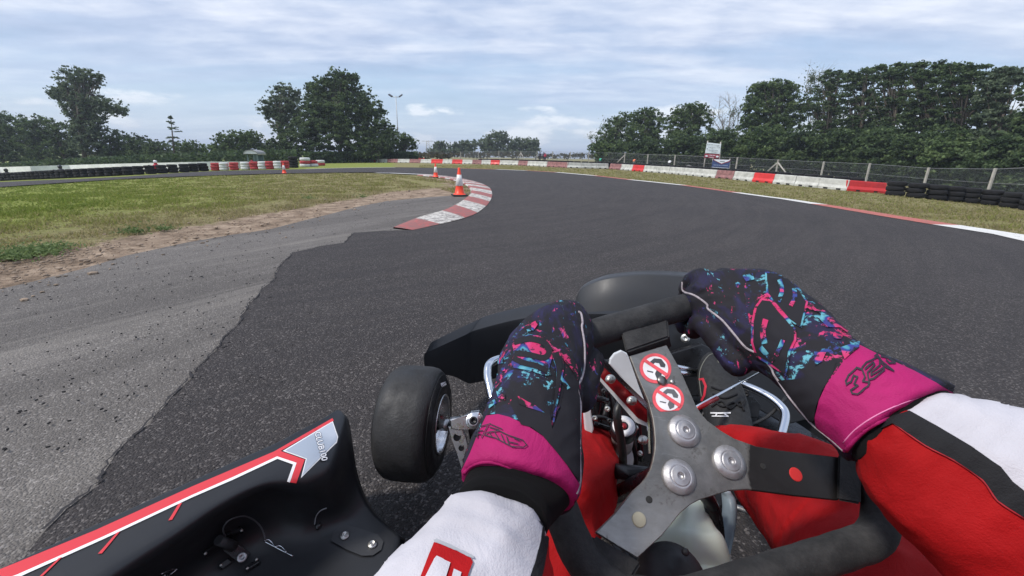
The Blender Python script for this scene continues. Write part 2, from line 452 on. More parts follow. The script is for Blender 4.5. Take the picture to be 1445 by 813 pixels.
ribbon('road_seam', seam, .02, .0105, M_crack, wfun=lambda i: .18*(sw[i]+sw[max(i-1, 0)]))
# ============================================================= PAINT
def paint(name, col, wear=.45, dirtc=(.16,.14,.13)):
    mt = nmat(name, col, .7); n = N(mt); v = n.coord('Object')
    f = n.noise(v, 14, 7, .8); f2 = n.noise(v, 80, 4, .8)
    w_ = n.math('ADD', n.math('MULTIPLY', f, .7), n.math('MULTIPLY', f2, .35))
    c1 = n.mix(n.ramp(n.noise(v, 3, 5, .7), [(.35, .0), (.7, .45)]), col, tuple(c*.6 for c in col))
    n.col(n.mix(n.ramp(w_, [(wear, 1.0), (wear+.07, 0.0)]), c1, dirtc)); n.bump(n.noise(v, 120, 4, .7), .35, .004); return mt
M_pw = paint('paint_white', (.64,.61,.56), .48); M_prd = paint('paint_red', (.40,.095,.085), .50, (.22,.10,.09))
M_lw = paint('line_white', (.70,.69,.66), .40); M_lr = paint('line_red', (.50,.13,.10), .45, (.2,.12,.1))
# inner kerb: a low raised, rounded profile in red and white blocks
def resample(pl, step):
    pl = [np.array(p) for p in pl]; L = [0]
    for a, b in zip(pl, pl[1:]): L.append(L[-1]+np.hypot(*(b-a)))
    n_ = max(2, int(L[-1]/step)); res = []
    for t in np.linspace(0, L[-1], n_+1):
        i = min(max(np.searchsorted(L, t)-1, 0), len(pl)-2); u = (t-L[i])/(L[i+1]-L[i]+1e-9); res.append(tuple(pl[i]+(pl[i+1]-pl[i])*u))
    return res
kouts = [tuple(p) for p in spline(ko[:16], 6)]; kins = [tuple(p) for p in spline(ki[:16], 6)]
NB = 27
# block boundaries read off the photograph by outer-edge row
def split(pl, n_): return [pl[int(round(i*(len(pl)-1)/n_))] for i in range(n_+1)]
bt = [0, .9, 1.95, 3.0, 3.95, 4.75, 5.45, 6.15, 6.85, 7.5, 8.15, 8.75, 9.4, 10.0, 10.6, 11.2, 11.8, 12.4, 13.0, 13.6, 14.3, 15.0]
bt = bt[:22]
def at(pl, t):
    u = min(max(t, 0), 15)*6; i = min(int(u), len(pl)-2); f_ = u-i; return np.array(pl[i])*(1-f_)+np.array(pl[i+1])*f_
bm = bmesh.new()
sub = 5; prof = [(0,.006), (.06,.012), (.35,.022), (.7,.028), (.95,.027), (1.0,.0)]
for b in range(len(bt)-1):
    prev = None
    for s in range(sub+1):
        t = bt[b]+(bt[b+1]-bt[b])*s/sub; po, pi_ = at(kouts, t), at(kins, t)
        taper = min(1, .25+t*.6)
        cur = []
        for (u, h) in prof:
            q = po+(pi_-po)*u; cur.append(bm.verts.new((q[0], q[1], gz(*q)+(h*taper if u < 1 else -.01)+.0009*math.hypot(*q)+.006)))
        if prev:
            for k in range(len(prof)-1):
                f = bm.faces.new((prev[k], prev[k+1], cur[k+1], cur[k])); f.material_index = b % 2; f.smooth = True
        prev = cur
me = bm_mesh('kerb', bm, mats=[M_prd, M_pw])
tag(put('kerb', me), 'red and white striped kerb curving round the inside of the bend', 'kerb', kind='structure')
# flat edge lines
def linepieces(name, pts, cuts, wd, side):
    pl = [tuple(p) for p in gpoly(pts)]
    pl2 = densify(pl, .25, False)
    xs = []
    # classify each piece by photograph column of its middle
    def colof(p):
        v_ = Vector((p[0], p[1], gz(*p)))-CAM; return CX+F*v_.dot(RT)/v_.dot(fw)
    def idx(i):
        x = colof(((pl2[i][0]+pl2[i+1][0])/2, (pl2[i][1]+pl2[i+1][1])/2)); c = 0
        for (lo, hi, k) in cuts:
            if lo <= x < hi: return k
        return 2
    return ribbon(name, pl2, wd, .012, None, mats=[M_lw, M_lr, M_track], idx=idx, side=side)
rc = [(1355,1700,0),(1165,1355,1),(1045,1165,0),(969,1045,1),(893,969,0),(843,893,1),(788,843,0),(745,788,1),(702,745,0),(640,702,1),(600,640,2),(459,560,0),(560,600,2),(430,459,0)]
linepieces('edge_line', right_line, rc, .36, .40)
ribbon('inner_edge_line', densify(gpoly([(530,245.0),(552,245.2),(575,246.2),(603,247.4),(628,249.8)]), .3, False), .30, .012, M_lw)
# ============================================================= BARRIERS
def gpt(px, py): p = G(px, py); return Vector((p.x, p.y, gz(p.x, p.y)))
def colpx(p):
    v_ = Vector(p)-CAM; return CX+F*v_.dot(RT)/v_.dot(fw)
def rowpx(p):
    v_ = Vector(p)-CAM; return CY-F*v_.dot(UP)/v_.dot(fw)
def interp_line(pl):
    xs = [p[0] for p in pl]; ys = [p[1] for p in pl]
    return lambda x: float(np.interp(x, xs, ys))
M_bw = worn('block_white', (.50,.50,.46), .75, var=.3, scale=3, bump=.2); M_br = worn('block_red', (.62,.035,.035), .5, var=.2, scale=2, bump=.1)
M_bf = worn('block_faded', (.27,.13,.125), .8, var=.45, scale=5, bump=.2); M_dark = nmat('dark_gap', (.02,.02,.02), .9)
RZ = lambda x, f: (gpt(x, f(x))-CAM).dot(fw)+2.6
base_y = interp_line([(500,229.2),(530,229.5),(577,229.8),(652,231.4),(704,232.5),(730,233.3),(800,237),(860,238.6),(907,242.5),(943,245.2),(984,249.2),(1033,253.6),(1060,256.3),(1120,262),(1194,269.4),(1251,273.6)])
bb = [(514,530,'r'),(530,546,'w'),(546,561,'f'),(561,577.5,'w'),(577.5,593,'f'),(593,608,'w'),(608,624,'r'),(624,637.5,'w'),(637.5,652,'r'),(652,666,'w'),(666,679,'f'),(679,692,'w'),(692,704.5,'r'),(704.5,718,'w'),(718,730.5,'w'),(730.5,743.5,'f'),(743.5,757,'w'),(757,771,'w'),(771,785,'f'),(785,800,'f'),(800,820,'w'),(820,842,'w'),(842,859,'w'),(859,875,'f'),(875,891,'w'),(891,907,'r'),(907,925,'w'),(925,943,'w'),(943,963,'w'),(963,984,'w'),(984,1008.5,'w'),(1008.5,1033,'f'),(1033,1060.5,'w'),(1060.5,1089.5,'r'),(1089.5,1120,'w'),(1120,1153,'w'),(1153,1194.5,'w'),(1194.5,1251,'r')]
LB = {'r': ('bright red plastic barrier block in the long barrier behind the grass verge', 'bright red barrier blocks'),
      'w': ('dirty white concrete barrier block in the long barrier behind the grass verge', 'white barrier blocks'),
      'f': ('faded brownish red barrier block in the long barrier behind the grass verge', 'faded red barrier blocks')}
def block(a, b, k, label=None, h=.47):
    a = Vector(a); b = Vector(b); d = b-a; L = d.length; u = d.normalized(); nn = Vector((-u.y, u.x, 0)).normalized()
    if nn.y < 0: nn = -nn
    up = Vector((0,0,1)); bm = bmesh.new()
    prof = [(-.17,0),(-.17,.10),(-.10,.22),(-.075,h-.02),(-.055,h),(.055,h),(.075,h-.02),(.10,.22),(.17,.10),(.17,0)]
    ends = [.012, .05, L-.05, L-.012]; scl = [.94, 1, 1, .94]
    secs = []
    for e, s in zip(ends, scl): secs.append([a+u*e+nn*(x*s+.17)+up*(z*(1-(1-s)*.5)) for x, z in prof])
    add_loft(bm, secs, smooth=False)
    # forklift pockets: solid dark boxes, the recess shade put into their colour
    for t in (.28, .72):
        c = a+u*(L*t)+nn*(.17)+up*.045
        add_box(bm, c, .18, .345, .07, R=Matrix((u, nn, up)).transposed(), mi=1)
    me = bm_mesh('barrier_block', bm, mats=[{'r': M_br, 'w': M_bw, 'f': M_bf}[k], M_dark])
    lab, gr = LB[k]
    return tag(put('barrier_block', me), label or lab, 'barrier block', None if label else gr)
for i, (x0, x1, k) in enumerate(bb):
    a = gpt(x0, base_y(x0)); b = gpt(x1, base_y(x1))
    lab = 'bright red barrier block at the near right end, against the black tyre stacks' if i == len(bb)-1 else None
    block(a, b, k, lab)
# loose blocks lying behind the far barrier
for (px, py, k, lb) in [(543,227.5,'r','red barrier block lying askew behind the far barrier, left of the floodlight mast'),(577,227,'r','red and white barrier block lying behind the far barrier, right of the floodlight mast')]:
    p = gpt(px, py); block(p, p+Vector((3.2,.5,.02)), k, lb, .55)
# ------------------------------------------------------------- tyres
M_tyb = worn('tyre_black', (.008,.008,.009), 1.0, var=.4, scale=5, bump=.3, bscale=30)
M_tyr = worn('tyre_red', (.40,.045,.05), .75, var=.35, scale=4, bump=.2); M_tyw = worn('tyre_white', (.62,.63,.62), .75, var=.2, scale=4, bump=.2)
def tyre_mesh(mt, r=.31, w_=.19, seg=20):
    bm = bmesh.new(); h = w_/2
    prof = [(-h*.75, r*.60),(-h, r*.75),(-h*.9, r*.93),(-h*.5, r),(h*.5, r),(h*.9, r*.93),(h, r*.75),(h*.75, r*.60),(0, r*.66)]
    add_lathe(bm, prof, (0,0,0), (0,0,1), seg, closed=True)
    return bm_mesh('tyre', bm, mt)
TM = {'b': tyre_mesh(M_tyb), 'r': tyre_mesh(M_tyr), 'w': tyre_mesh(M_tyw)}
def tyre_stack(p, cols, label, group, s=1.0, rz=0, wob=.02):
    e = empty('tyre_stack', p, label, 'tyre stack', group, rz)
    for i, c in enumerate(cols):
        o = put('tyre', TM[c], e, True); o.location = (random.uniform(-wob, wob), random.uniform(-wob, wob), (.095+.19*i)*s); o.scale = (s, s, s)
    return e
# long dark row behind the red and white blocks
xs = 672.0; last = None; cnt = 0
while xs < 1250:
    p = gpt(xs, base_y(xs)); d = Vector((gpt(xs+4, base_y(xs+4))-p)); u = d.normalized(); nn = Vector((-u.y, u.x, 0)); nn = nn if nn.y > 0 else -nn
    q = p+nn*.95; q.z = gz(q.x, q.y)
    if last is None or (q-last).length > .68:
        tyre_stack(q, 'bbb', 'black tyre stack in the row behind the red and white barrier blocks', 'black tyre stacks behind the blocks', 1.03, random.random()*6); last = q.copy(); cnt += 1
    xs += .25
# near right: bare stacks past the last block
nb_y = interp_line([(1251,275),(1316,281.5),(1360,285.5),(1397,289.5),(1445,296),(1560,316)])
ord_ = ['first','second','third','fourth','fifth','sixth','seventh','eighth','ninth','tenth']
ci = 0; xs = 1262.0; last = None
while xs < 1530:
    q = gpt(xs, nb_y(xs))
    if last is None or (q-last).length > .66:
        lab = ('black tyre stack standing %s after the last red barrier block' % ord_[ci]) if ci < 10 else 'black tyre stack at the right edge of the picture'
        tyre_stack(q, 'bbb', lab, 'black tyre stacks at the right', 1.05, random.random()*6, .035); last = q.copy(); ci += 1
    xs += .5
# left: long black row
lt_y = interp_line([(-80,262),(0,255.2),(100,251),(190,246.8),(250,243.6),(300,240.8)])
xs = -60.0; last = None
while xs < 299:
    q = gpt(xs, lt_y(xs))
    if last is None or (q-last).length > .635:
        if not (188 < xs < 191): tyre_stack(q, 'bbb', 'black tyre stack in the long row below the white hoarding', 'black tyre stacks at the left', 1.0, random.random()*6, .03)
        last = q.copy()
    xs += .4
# red and white painted stacks by the shelter
rwl = [(305,'r'),(317,'w'),(331,'r'),(347,'w'),(359.5,'r'),(371,'w'),(381.5,'r'),(392.5,'w'),(402.5,'r')]
rw_y = interp_line([(300,241),(340,239.8),(400,238.2),(455,236)])
nmr = 0
for x, c in rwl:
    q = gpt(x, rw_y(x)); Zd = (q-CAM).dot(fw); s = (11.5/F*Zd)/.62
    nm = {'r': 'red', 'w': 'white'}[c]
    e = tyre_stack(q, c*3, '%s painted tyre stack beside the marshal shelter at the far left bend' % nm, nm+' painted tyre stacks', s, 0)
q = gpt(415, 236.8); tyre_stack(q, 'bbbb', 'unpainted black tyre stack at the right end of the painted stacks', None, 1.15)
for (x, y, cs, lb) in [(431,235.6,'wrw','white topped painted tyre stack left of the far cone'),(442,235.2,'wr','red topped painted tyre stack between two white topped stacks'),(452.5,233.8,'rw','white over red painted tyre stack behind the far cone')]:
    tyre_stack(gpt(x, y), cs, lb, None, 1.35)
# ------------------------------------------------------------- white hoarding on the left
M_hoard = worn('hoarding_white', (.80,.80,.78), .6, var=.18, scale=.7, bump=.05)
ht = interp_line([(-90,238.5),(0,236),(150,231.5),(300,228)])
bm = bmesh.new(); pts = []
for x in np.linspace(-190, 302, 30):
    p = gpt(x, lt_y(x)); pn = p + Vector((0, 6.0, 0)); t_ = W(colpx(pn), 0, 1)
    Zd = (pn-CAM).dot(fw); cx_ = colpx(pn); tp = W(cx_, ht(cx_), Zd)
    pts.append((pn.x, pn.y, gz(pn.x, pn.y)-.05, tp.z))
secs = []
for (x, y, zb, zt) in pts: secs.append([(x, y, zb), (x, y, zt), (x, y+.06, zt), (x, y+.06, zb)])
add_loft(bm, secs, smooth=False)
hb = empty('hoarding', pts[15][:3], 'long low white hoarding running behind the black tyre row at the left', 'hoarding')
put('panel', bm_mesh('panel', bm, M_hoard), hb)
M_post = worn('post_concrete', (.30,.28,.25), .9, var=.2)
for i in range(0, 30, 3):
    bm = bmesh.new(); x, y, zb, zt = pts[i]; add_box(bm, (x, y+.14, (zb+zt)/2), .1, .1, zt-zb+.05); put('post', bm_mesh('post', bm, M_post), hb)
# ============================================================= CONES
M_cone = worn('cone_orange', (.85,.06,.018), .45, var=.12, scale=6); M_cw = worn('cone_sleeve', (.70,.68,.66), .4, var=.35, scale=9); M_rub = worn('rubber_black', (.03,.03,.032), .8)
def cone(p, h, label, rz):
    e = empty('traffic_cone', p, label, 'traffic cone', 'traffic cones', rz)
    bm = bmesh.new(); add_box(bm, (0,0,h*.025), h*.56, h*.56, h*.05, bev=h*.02)
    put('base', bm_mesh('base', bm, M_rub), e, True)
    bm = bmesh.new(); R = lambda z: h*(.185-.145*z)
    add_lathe(bm, [(h*.05, h*.24),(h*.07, h*.22),(h*.09, R(.06)),(h*.30, R(.30)-.002),(h*.985, R(.985)),(h, R(1)*.8),(h, 0)], (0,0,0), (0,0,1), 28)
    put('body', bm_mesh('body', bm, M_cone), e, True)
    bm = bmesh.new(); add_lathe(bm, [(h*.36, R(.36)+.001),(h*.362, R(.362)+.004),(h*.75, R(.75)+.004),(h*.752, R(.752)+.001)], (0,0,0), (0,0,1), 28)
    put('sleeve', bm_mesh('sleeve', bm, M_cw), e, True)
for (x, y, yt, lb, rz) in [(648.5,277,238.5,'orange traffic cone with a scuffed white sleeve, nearest, beside the striped kerb',.3),(615,251,231.5,'orange and white traffic cone further back where the kerb begins',.9),(401.5,245.3,230.5,'small distant orange and white traffic cone by the painted tyre stacks',.1)]:
    p = gpt(x, y); Zd = (p-CAM).dot(fw); cone(p+Vector((0,0,.012)), (y-yt)/F*Zd*.99, lb, rz)
p = gpt(594.5, 230); 
e = cone(gpt(594.5, 231)+Vector((0,0,.01)), .0, '', 0) if False else None
# ============================================================= LIGHT MAST, POLES, PYLON
M_galv = worn('galvanised_steel', (.42,.43,.44), .5, .6, var=.15)
M_lampg = nmat('lamp_glass', (.35,.38,.42), .15); M_lamph = nmat('lamp_housing', (.10,.10,.11), .5)
def mast(px, pyb, pyt, Z, label, r=.09, lamps=True):
    b = W(px, pyb, Z); b.z = gz(b.x, b.y); top = W(px, pyt, Z); h = top.z-b.z
    e = empty('light_mast', b, label, 'floodlight mast')
    bm = bmesh.new(); add_tube(bm, [(0,0,0),(0,0,h*.5),(0,0,h)], [r, r*.8, r*.55], 12); put('pole', bm_mesh('pole', bm, M_galv), e, True)
    bm = bmesh.new(); add_tube(bm, [(-.75,0,h-.12),(.65,0,h-.12)], .045, 8); put('crossarm', bm_mesh('crossarm', bm, M_galv), e, True)
    for s in (-1, 1):
        R_ = Matrix.Rotation(s*-.55, 3, 'Y') @ Matrix.Rotation(.35, 3, 'X')
        bm = bmesh.new(); c = Vector((s*.78-.03, 0, h+.08)); add_box(bm, c, .62, .42, .17, R_, bev=.03)
        o = put('floodlight', bm_mesh('floodlight', bm, M_lamph), e, True)
        bm = bmesh.new(); add_box(bm, c-R_@Vector((0,0,.087)), .54, .34, .012, R_); put('lens', bm_mesh('lens', bm, M_lampg), o, True)
    bm = bmesh.new(); add_box(bm, (0,-.1,h*.52), .22, .16, .35, bev=.02); put('control_box', bm_mesh('control_box', bm, M_galv), e, True)
mast(563.5, 222, 139, 68, 'tall grey floodlight mast with two angled lamps right of the big dark tree')
b = W(353, 226, 58); b.z = gz(b.x, b.y); top = W(350.5, 191, 58)
e = empty('lamp_pole', b, 'short leaning lamp pole behind the marshal shelter', 'lamp pole')
bm = bmesh.new(); add_tube(bm, [b, top], [.09, .07], 10); put('pole', bm_mesh('pole', bm, worn('wood_pole', (.20,.16,.11), .9)), e)
bm = bmesh.new(); add_box(bm, top+Vector((.25,-.1,.0)), .9, .45, .3, bev=.05); put('lamp_head', bm_mesh('lamp_head', bm, M_galv), e)
# lattice pylon, far centre
b = W(604.5, 226, 120); b.z = gz(b.x, b.y); top = W(604, 199, 120); h = top.z-b.z
e = empty('pylon', b, 'slim lattice power pole with a crossbar seen over the far hedge', 'power pole')
bm = bmesh.new()
for sx in (-.5, .5):
    for sy in (-.5, .5): add_tube(bm, [(sx*1.4, sy*1.4, 0), (sx*.5, sy*.5, h)], .06, 6)
for k in range(10):
    z0, z1 = h*k/10, h*(k+1)/10; w0 = .7-.45*k/10; w1 = .7-.45*(k+1)/10; s = 1 if k % 2 else -1
    add_tube(bm, [(-w0*s, -w0, z0), (w1*s, -w1, z1)], .035, 5); add_tube(bm, [(-w0, -w0*s, z0), (-w1, w1*s, z1)], .035, 5)
put('lattice', bm_mesh('lattice', bm, M_galv), e, True)
bm = bmesh.new(); add_tube(bm, [(-1.6,0,h-.1),(1.6,0,h-.1)], .07, 6); put('crossbar', bm_mesh('crossbar', bm, M_galv), e, True)
# ============================================================= MARSHAL SHELTER
Zs = RZ(362, rw_y)+2.0; b = W(362, 232, Zs); b.z = gz(b.x, b.y)
e = empty('shelter', b, 'small glazed marshal shelter with a white barrel roof behind the painted tyres', 'shelter', rz=.25)
M_glass = nmat('shelter_glass', (.10,.15,.16), .08, spec=.6); M_fr = nmat('shelter_frame', (.16,.22,.23), .4)
M_roof = worn('shelter_roof', (.30,.30,.29), .5); M_gable = nmat('gable_white', (.72,.73,.74), .5)
sc_ = Zs/F; hw = 7.4*sc_; hh = 19*sc_; dp = 1.3
bm = bmesh.new()
for sx in (-1, 1):
    for sy in (-1, 1): add_box(bm, (sx*hw*.8, sy*dp*.6, hh/2), .09, .09, hh)
add_box(bm, (.1, -dp*.6, hh/2), .08, .07, hh); add_box(bm, (0,-dp*.6,.5), hw*1.6, .05, .06)
put('frame', bm_mesh('frame', bm, M_fr), e, True)
bm = bmesh.new(); add_box(bm, (hw*.45, -dp*.6, hh*.5), hw*.62, .02, hh*.96); add_box(bm, (0, dp*.6, hh*.5), hw*1.55, .02, hh*.96); add_box(bm, (hw*.8, 0, hh*.5), .02, dp*1.1, hh*.96)
put('glazing', bm_mesh('glazing', bm, M_glass), e, True)
bm = bmesh.new(); arc = [(math.cos(t)*hw*1.22, math.sin(t)*hw*.72+hh) for t in np.linspace(math.pi, 0, 14)]
loop = lambda y: [(x, y, z) for x, z in arc]+[(x*.96, y, z-.07) for x, z in reversed(arc)]
add_loft(bm, [loop(-dp*.9), loop(dp*.9)]); r_ = put('roof', smooth_by_angle(bm_mesh('roof', bm, M_roof)), e, True)
bm = bmesh.new(); add_prism(bm, [(x*.97, -dp*.88, z) for x, z in arc], (0,-1,0), .03); put('gable', bm_mesh('gable', bm, M_gable), e, True)
# ============================================================= SIGN + BANNER
M_sw = worn('sign_white', (.62,.68,.68), .5, var=.08, scale=1); M_sr = nmat('sign_red', (.28,.03,.05), .5); M_ink = nmat('sign_ink', (.07,.09,.12), .6)
M_cpost = worn('fence_post_concrete', (.40,.38,.34), .85, var=.18, scale=3)
def quad_board(name, corners, Z, th, mat, parent, push=0):
    pts = [W(x, y, Z-push) for x, y in corners]; nn = (pts[1]-pts[0]).cross(pts[3]-pts[0]).normalized()
    if nn.dot(CAM-pts[0]) < 0: nn = -nn
    bm = bmesh.new(); add_prism(bm, pts, nn, th); return put(name, bm_mesh(name, bm, mat), parent)
Zg = 42.0
b = W(993, 236, Zg); b.z = gz(b.x, b.y)
e = empty('sign', b, 'white direction sign over a dark red strip on two leaning posts at the fence', 'sign')
for (x0, y0, x1, y1) in [(992.5,240,998.8,199),(1014,240,1017,200.5)]:
    bm = bmesh.new(); p0 = W(x0, y0, Zg+.08); add_tube(bm, [p0, W(x1, y1, Zg+.08)], .06, 8); put('post', bm_mesh('post', bm, M_cpost), e)
bd = quad_board('board', [(998,201),(1017.8,203.3),(1015.6,217.2),(995.2,215.8)], Zg, .05, M_sw, e)
bm = bmesh.new()
def strokes(bm, x0, y0, L, slope, ch, Z, seed, hpx):
    rs_ = random.Random(seed); x = x0
    while x < x0+L:
        w_ = rs_.uniform(.45, .8); y = y0+(x-x0)*slope+rs_.uniform(-.05, .05)
        pts = [W(x, y-hpx/2, Z), W(x+w_, y-hpx/2+slope*w_, Z), W(x+w_*.9, y+hpx/2, Z), W(x-.05, y+hpx/2, Z)]
        add_prism(bm, pts, (CAM-pts[0]), .01); x += w_+(.22 if rs_.random() > .2 else .7)
for (x0, y0, L, hp, sd_) in [(1000.3,204.0,15,.75,1),(1000,207.9,10,.7,2),(1011.8,207.4,4,.7,3),(1004,210.0,2.2,.6,4),(1000,211.8,13,.8,5),(1004,214.3,6.5,.7,6)]:
    strokes(bm, x0, y0, L, .09, 0, Zg-.08, sd_, hp)
for (x, y) in [(998.8,203.7),(998,210)]:
    pts = [W(x-.7, y, Zg-.08), W(x, y-1.1, Zg-.08), W(x+.7, y, Zg-.08), W(x, y+1.1, Zg-.08)]; add_prism(bm, pts, CAM-pts[0], .01)
put('lettering', bm_mesh('lettering', bm, M_ink), bd)
rb_ = quad_board('name_strip', [(994.8,216.8),(1015.4,218.2),(1014.6,223.8),(993.8,222.6)], Zg, .05, M_sr, e)
bm = bmesh.new()
for (cx_, cy_, rx_, ry_) in [(997,220.2,2.0,1.1),(1012.2,221,2.1,1.3)]:
    pts = [W(cx_+rx_*math.cos(t), cy_+ry_*math.sin(t), Zg-.08) for t in np.linspace(0, 2*math.pi, 12, endpoint=False)]; add_prism(bm, pts, CAM-pts[0], .01)
strokes(bm, 1000.4, 219.0, 8.6, .06, 0, Zg-.08, 8, .9); strokes(bm, 1000.4, 221.8, 7, .06, 0, Zg-.08, 9, .9)
put('emblem', bm_mesh('emblem', bm, M_sw), rb_)
# banner
M_blue = nmat('banner_blue', (.035,.06,.16), .55); M_bwh = nmat('banner_white', (.68,.70,.72), .55); M_brd = nmat('banner_red', (.45,.03,.06), .55)
Zb = 40.0; b = W(1018, 240, Zb); b.z = gz(b.x, b.y)
e = empty('banner', b, 'dark blue banner with a white pointed top tied to the fence below the sign', 'banner')
cl_ = quad_board('cloth', [(1006,224.6),(1030.8,225.6),(1028.2,239.2),(1004,237.6)], Zb, .02, M_blue, e)
def pxprism(name, pts2, Z, mat, parent):
    bm = bmesh.new(); pts = [W(x, y, Z) for x, y in pts2]; add_prism(bm, pts, CAM-pts[0], .01); return put(name, bm_mesh(name, bm, mat), parent)
pxprism('red_edge', [(1006.4,224.8),(1030.6,225.7),(1029,228.4),(1018,231.9),(1007.4,226.4)], Zb-.03, M_brd, cl_)
pxprism('white_top', [(1007,224.9),(1030.4,225.8),(1028.5,227.4),(1018,231.0),(1008.8,226.4)], Zb-.06, M_bwh, cl_)
pxprism('white_foot', [(1004.4,235.6),(1028.4,237.2),(1028,239),(1004.1,237.4)], Zb-.03, M_bwh, cl_)
bm = bmesh.new(); strokes(bm, 1007, 232.8, 20, .06, 0, Zb-.05, 12, 1.3); put('lettering', bm_mesh('lettering', bm, nmat('banner_text', (.25,.32,.46), .6)), cl_)
bm = bmesh.new(); strokes(bm, 1005.5, 236.6, 20, .06, 0, Zb-.05, 13, .9); put('foot_lettering', bm_mesh('foot_lettering', bm, M_ink), cl_)
bm = bmesh.new(); strokes(bm, 1016, 227.8, 6, .06, 0, Zb-.09, 14, .9); put('top_lettering', bm_mesh('top_lettering', bm, M_ink), cl_)
for x in (1005.3, 1029.2):
    bm = bmesh.new(); p0 = W(x, 243, Zb+.1); add_tube(bm, [p0, W(x+.8, 224.2, Zb+.1)], .05, 8); put('post', bm_mesh('post', bm, M_cpost), e)
# grey covered heap beside the sign
bm = bmesh.new(); Zt = 41.5
base = W(978, 238, Zt); base.z = gz(base.x, base.y)
secs = []
for i, (dx, hh_) in enumerate([(-1.1,.08),(-.9,.45),(-.5,.55),(0,.42),(.4,.36),(.8,.22),(1.1,.15),(1.3,.05)]):
    secs.append([base+Vector((dx, .9*math.cos(t)-.3, max(0, hh_*math.sin(t))*(1+.1*math.sin(i*2.3+t*3))*1.1)) for t in np.linspace(-.2, math.pi+.2, 12)])
add_loft(bm, secs); tag(put('tarpaulin', bm_mesh('tarpaulin', bm, worn('tarpaulin_grey', (.13,.125,.115), .8, var=.3, scale=3, bump=.4, bscale=6), True)), 'grey tarpaulin heap on the ground left of the direction sign', 'tarpaulin')
# ============================================================= FENCE
M_wire = bpy.data.materials.new('chain_link'); M_wire.use_nodes = True; n = N(M_wire)
n.b.inputs['Base Color'].default_value = (.42,.45,.46,1); n.b.inputs['Roughness'].default_value = .5
v = n.n('ShaderNodeUVMap'); sx = n.n('ShaderNodeSeparateXYZ'); n.l(v.outputs[0], sx.inputs[0])
def band_(a):
    fr = n.math('FRACT', n.math('MULTIPLY', a, 14.0)); return n.math('LESS_THAN', fr, .05)
s1 = n.math('ADD', sx.outputs[0], sx.outputs[1]); s2 = n.math('SUBTRACT', sx.outputs[0], sx.outputs[1])
al = n.math('MAXIMUM', band_(s1), band_(s2)); n.l(al, n.b.inputs['Alpha'])
n.b.inputs['Base Color'].default_value = (.22,.24,.25,1)
fpos = [(1530,232,24.0),(1405,237.5,27.5),(1311,236.5,32.0),(1228,230.5,37),(1163,228,41),(1098.5,225.2,46),(1041,222,51),(953,218.6,56),(914.6,217.6,59),(882,215.8,61.5),(831,214.6,67),(805,214.2,71),(780,213.8,76),(758,213.6,80),(735,213.4,84),(704,213.2,90),(675,213.4,96),(650,214,102)]
fe = empty('fence', (10,50,gz(10,50)), 'long chain link fence on concrete posts running in front of the trees', 'fence')
tops = []
for i, (x, y, Z) in enumerate(fpos):
    t_ = W(x, y, Z); g0 = Vector((t_.x, t_.y, gz(t_.x, t_.y)-.05)); lean = .03 if i > 1 else 0
    bm = bmesh.new(); w_ = .13; add_box(bm, (t_+g0)/2, w_, w_, t_.z-g0.z, bev=.012); put('post', bm_mesh('post', bm, M_cpost), fe)
    if x in (1098.5, 882, 735):
        dirv = Vector(W(fpos[i-1][0], fpos[i-1][1], fpos[i-1][2])-t_); dirv.z = 0; dirv.normalize()
        for s in (-1, 1):
            if x == 882 and s == 1: continue
            bm = bmesh.new(); add_tube(bm, [t_+dirv*s*.06-Vector((0,0,.35)), Vector((t_.x, t_.y, g0.z))+dirv*s*1.7], .07, 6); put('brace', bm_mesh('brace', bm, M_cpost), fe)
    tops.append((t_, g0))
vs = []; fs_ = []; us = []; acc = 0
for i, (t_, g0) in enumerate(tops):
    if i: acc += (t_-tops[i-1][0]).length
    vs += [g0, t_-Vector((0,0,.04))]; us += [(acc, 0), (acc, (t_-g0).length)]
    if i: fs_.append((2*i-2, 2*i, 2*i+1, 2*i-1))
me = mesh('wire_mesh', vs, fs_, M_wire); uvl = me.uv_layers.new(name='UVMap')
for p in me.polygons:
    for li in p.loop_indices: uvl.data[li].uv = us[me.loops[li].vertex_index]
put('wire_mesh', me, fe)
bm = bmesh.new(); add_tube(bm, [t_-Vector((0,0,.05)) for t_, _ in tops], .012, 5); add_tube(bm, [(t_+g0)/2 for t_, g0 in tops], .008, 5); put('strand', bm_mesh('strand', bm, M_galv), fe)
# ============================================================= DISTANT PEOPLE AND KARTS
def helmet_mesh(col, stripe):
    bm = bmesh.new(); prof = [(0,.0),(0,.085),(.03,.108),(.08,.128),(.14,.136),(.20,.125),(.245,.09),(.268,.04),(.27,0)]
    add_lathe(bm, prof, (0,0,0), (0,0,1), 24)
    for f in bm.faces:
        c = f.calc_center_median()
        if .105 < c.z < .18 and c.y < -.03: f.material_index = 1
        elif c.z < .09 and stripe: f.material_index = 2
    return bm_mesh('helmet', bm, mats=[nmat('helmet_shell', col, .25), nmat('helmet_visor', (.03,.03,.04), .1), nmat('helmet_chin', stripe or col, .35)])
def seated_body(col):
    bm = bmesh.new()
    def sec(c, rx, ry, n_=14): return [Vector(c)+Vector((math.cos(t)*rx, math.sin(t)*ry, 0)) for t in np.linspace(0, 2*math.pi, n_, endpoint=False)]
    add_loft(bm, [sec((0,.12,.12),.17,.14), sec((0,.1,.3),.18,.13), sec((0,.08,.46),.21,.13), sec((0,.06,.57),.22,.11), sec((0,.05,.62),.12,.08), sec((0,.04,.70),.06,.06)])
    for s in (-1, 1):
        add_tube(bm, [(s*.2,.06,.55),(s*.27,-.1,.40),(s*.14,-.36,.46)], [.062,.052,.042], 10)
        add_tube(bm, [(s*.1,.05,.2),(s*.17,-.35,.34),(s*.13,-.75,.16)], [.095,.075,.05], 10)
    return bm_mesh('person', bm, nmat('far_suit', col, .85))
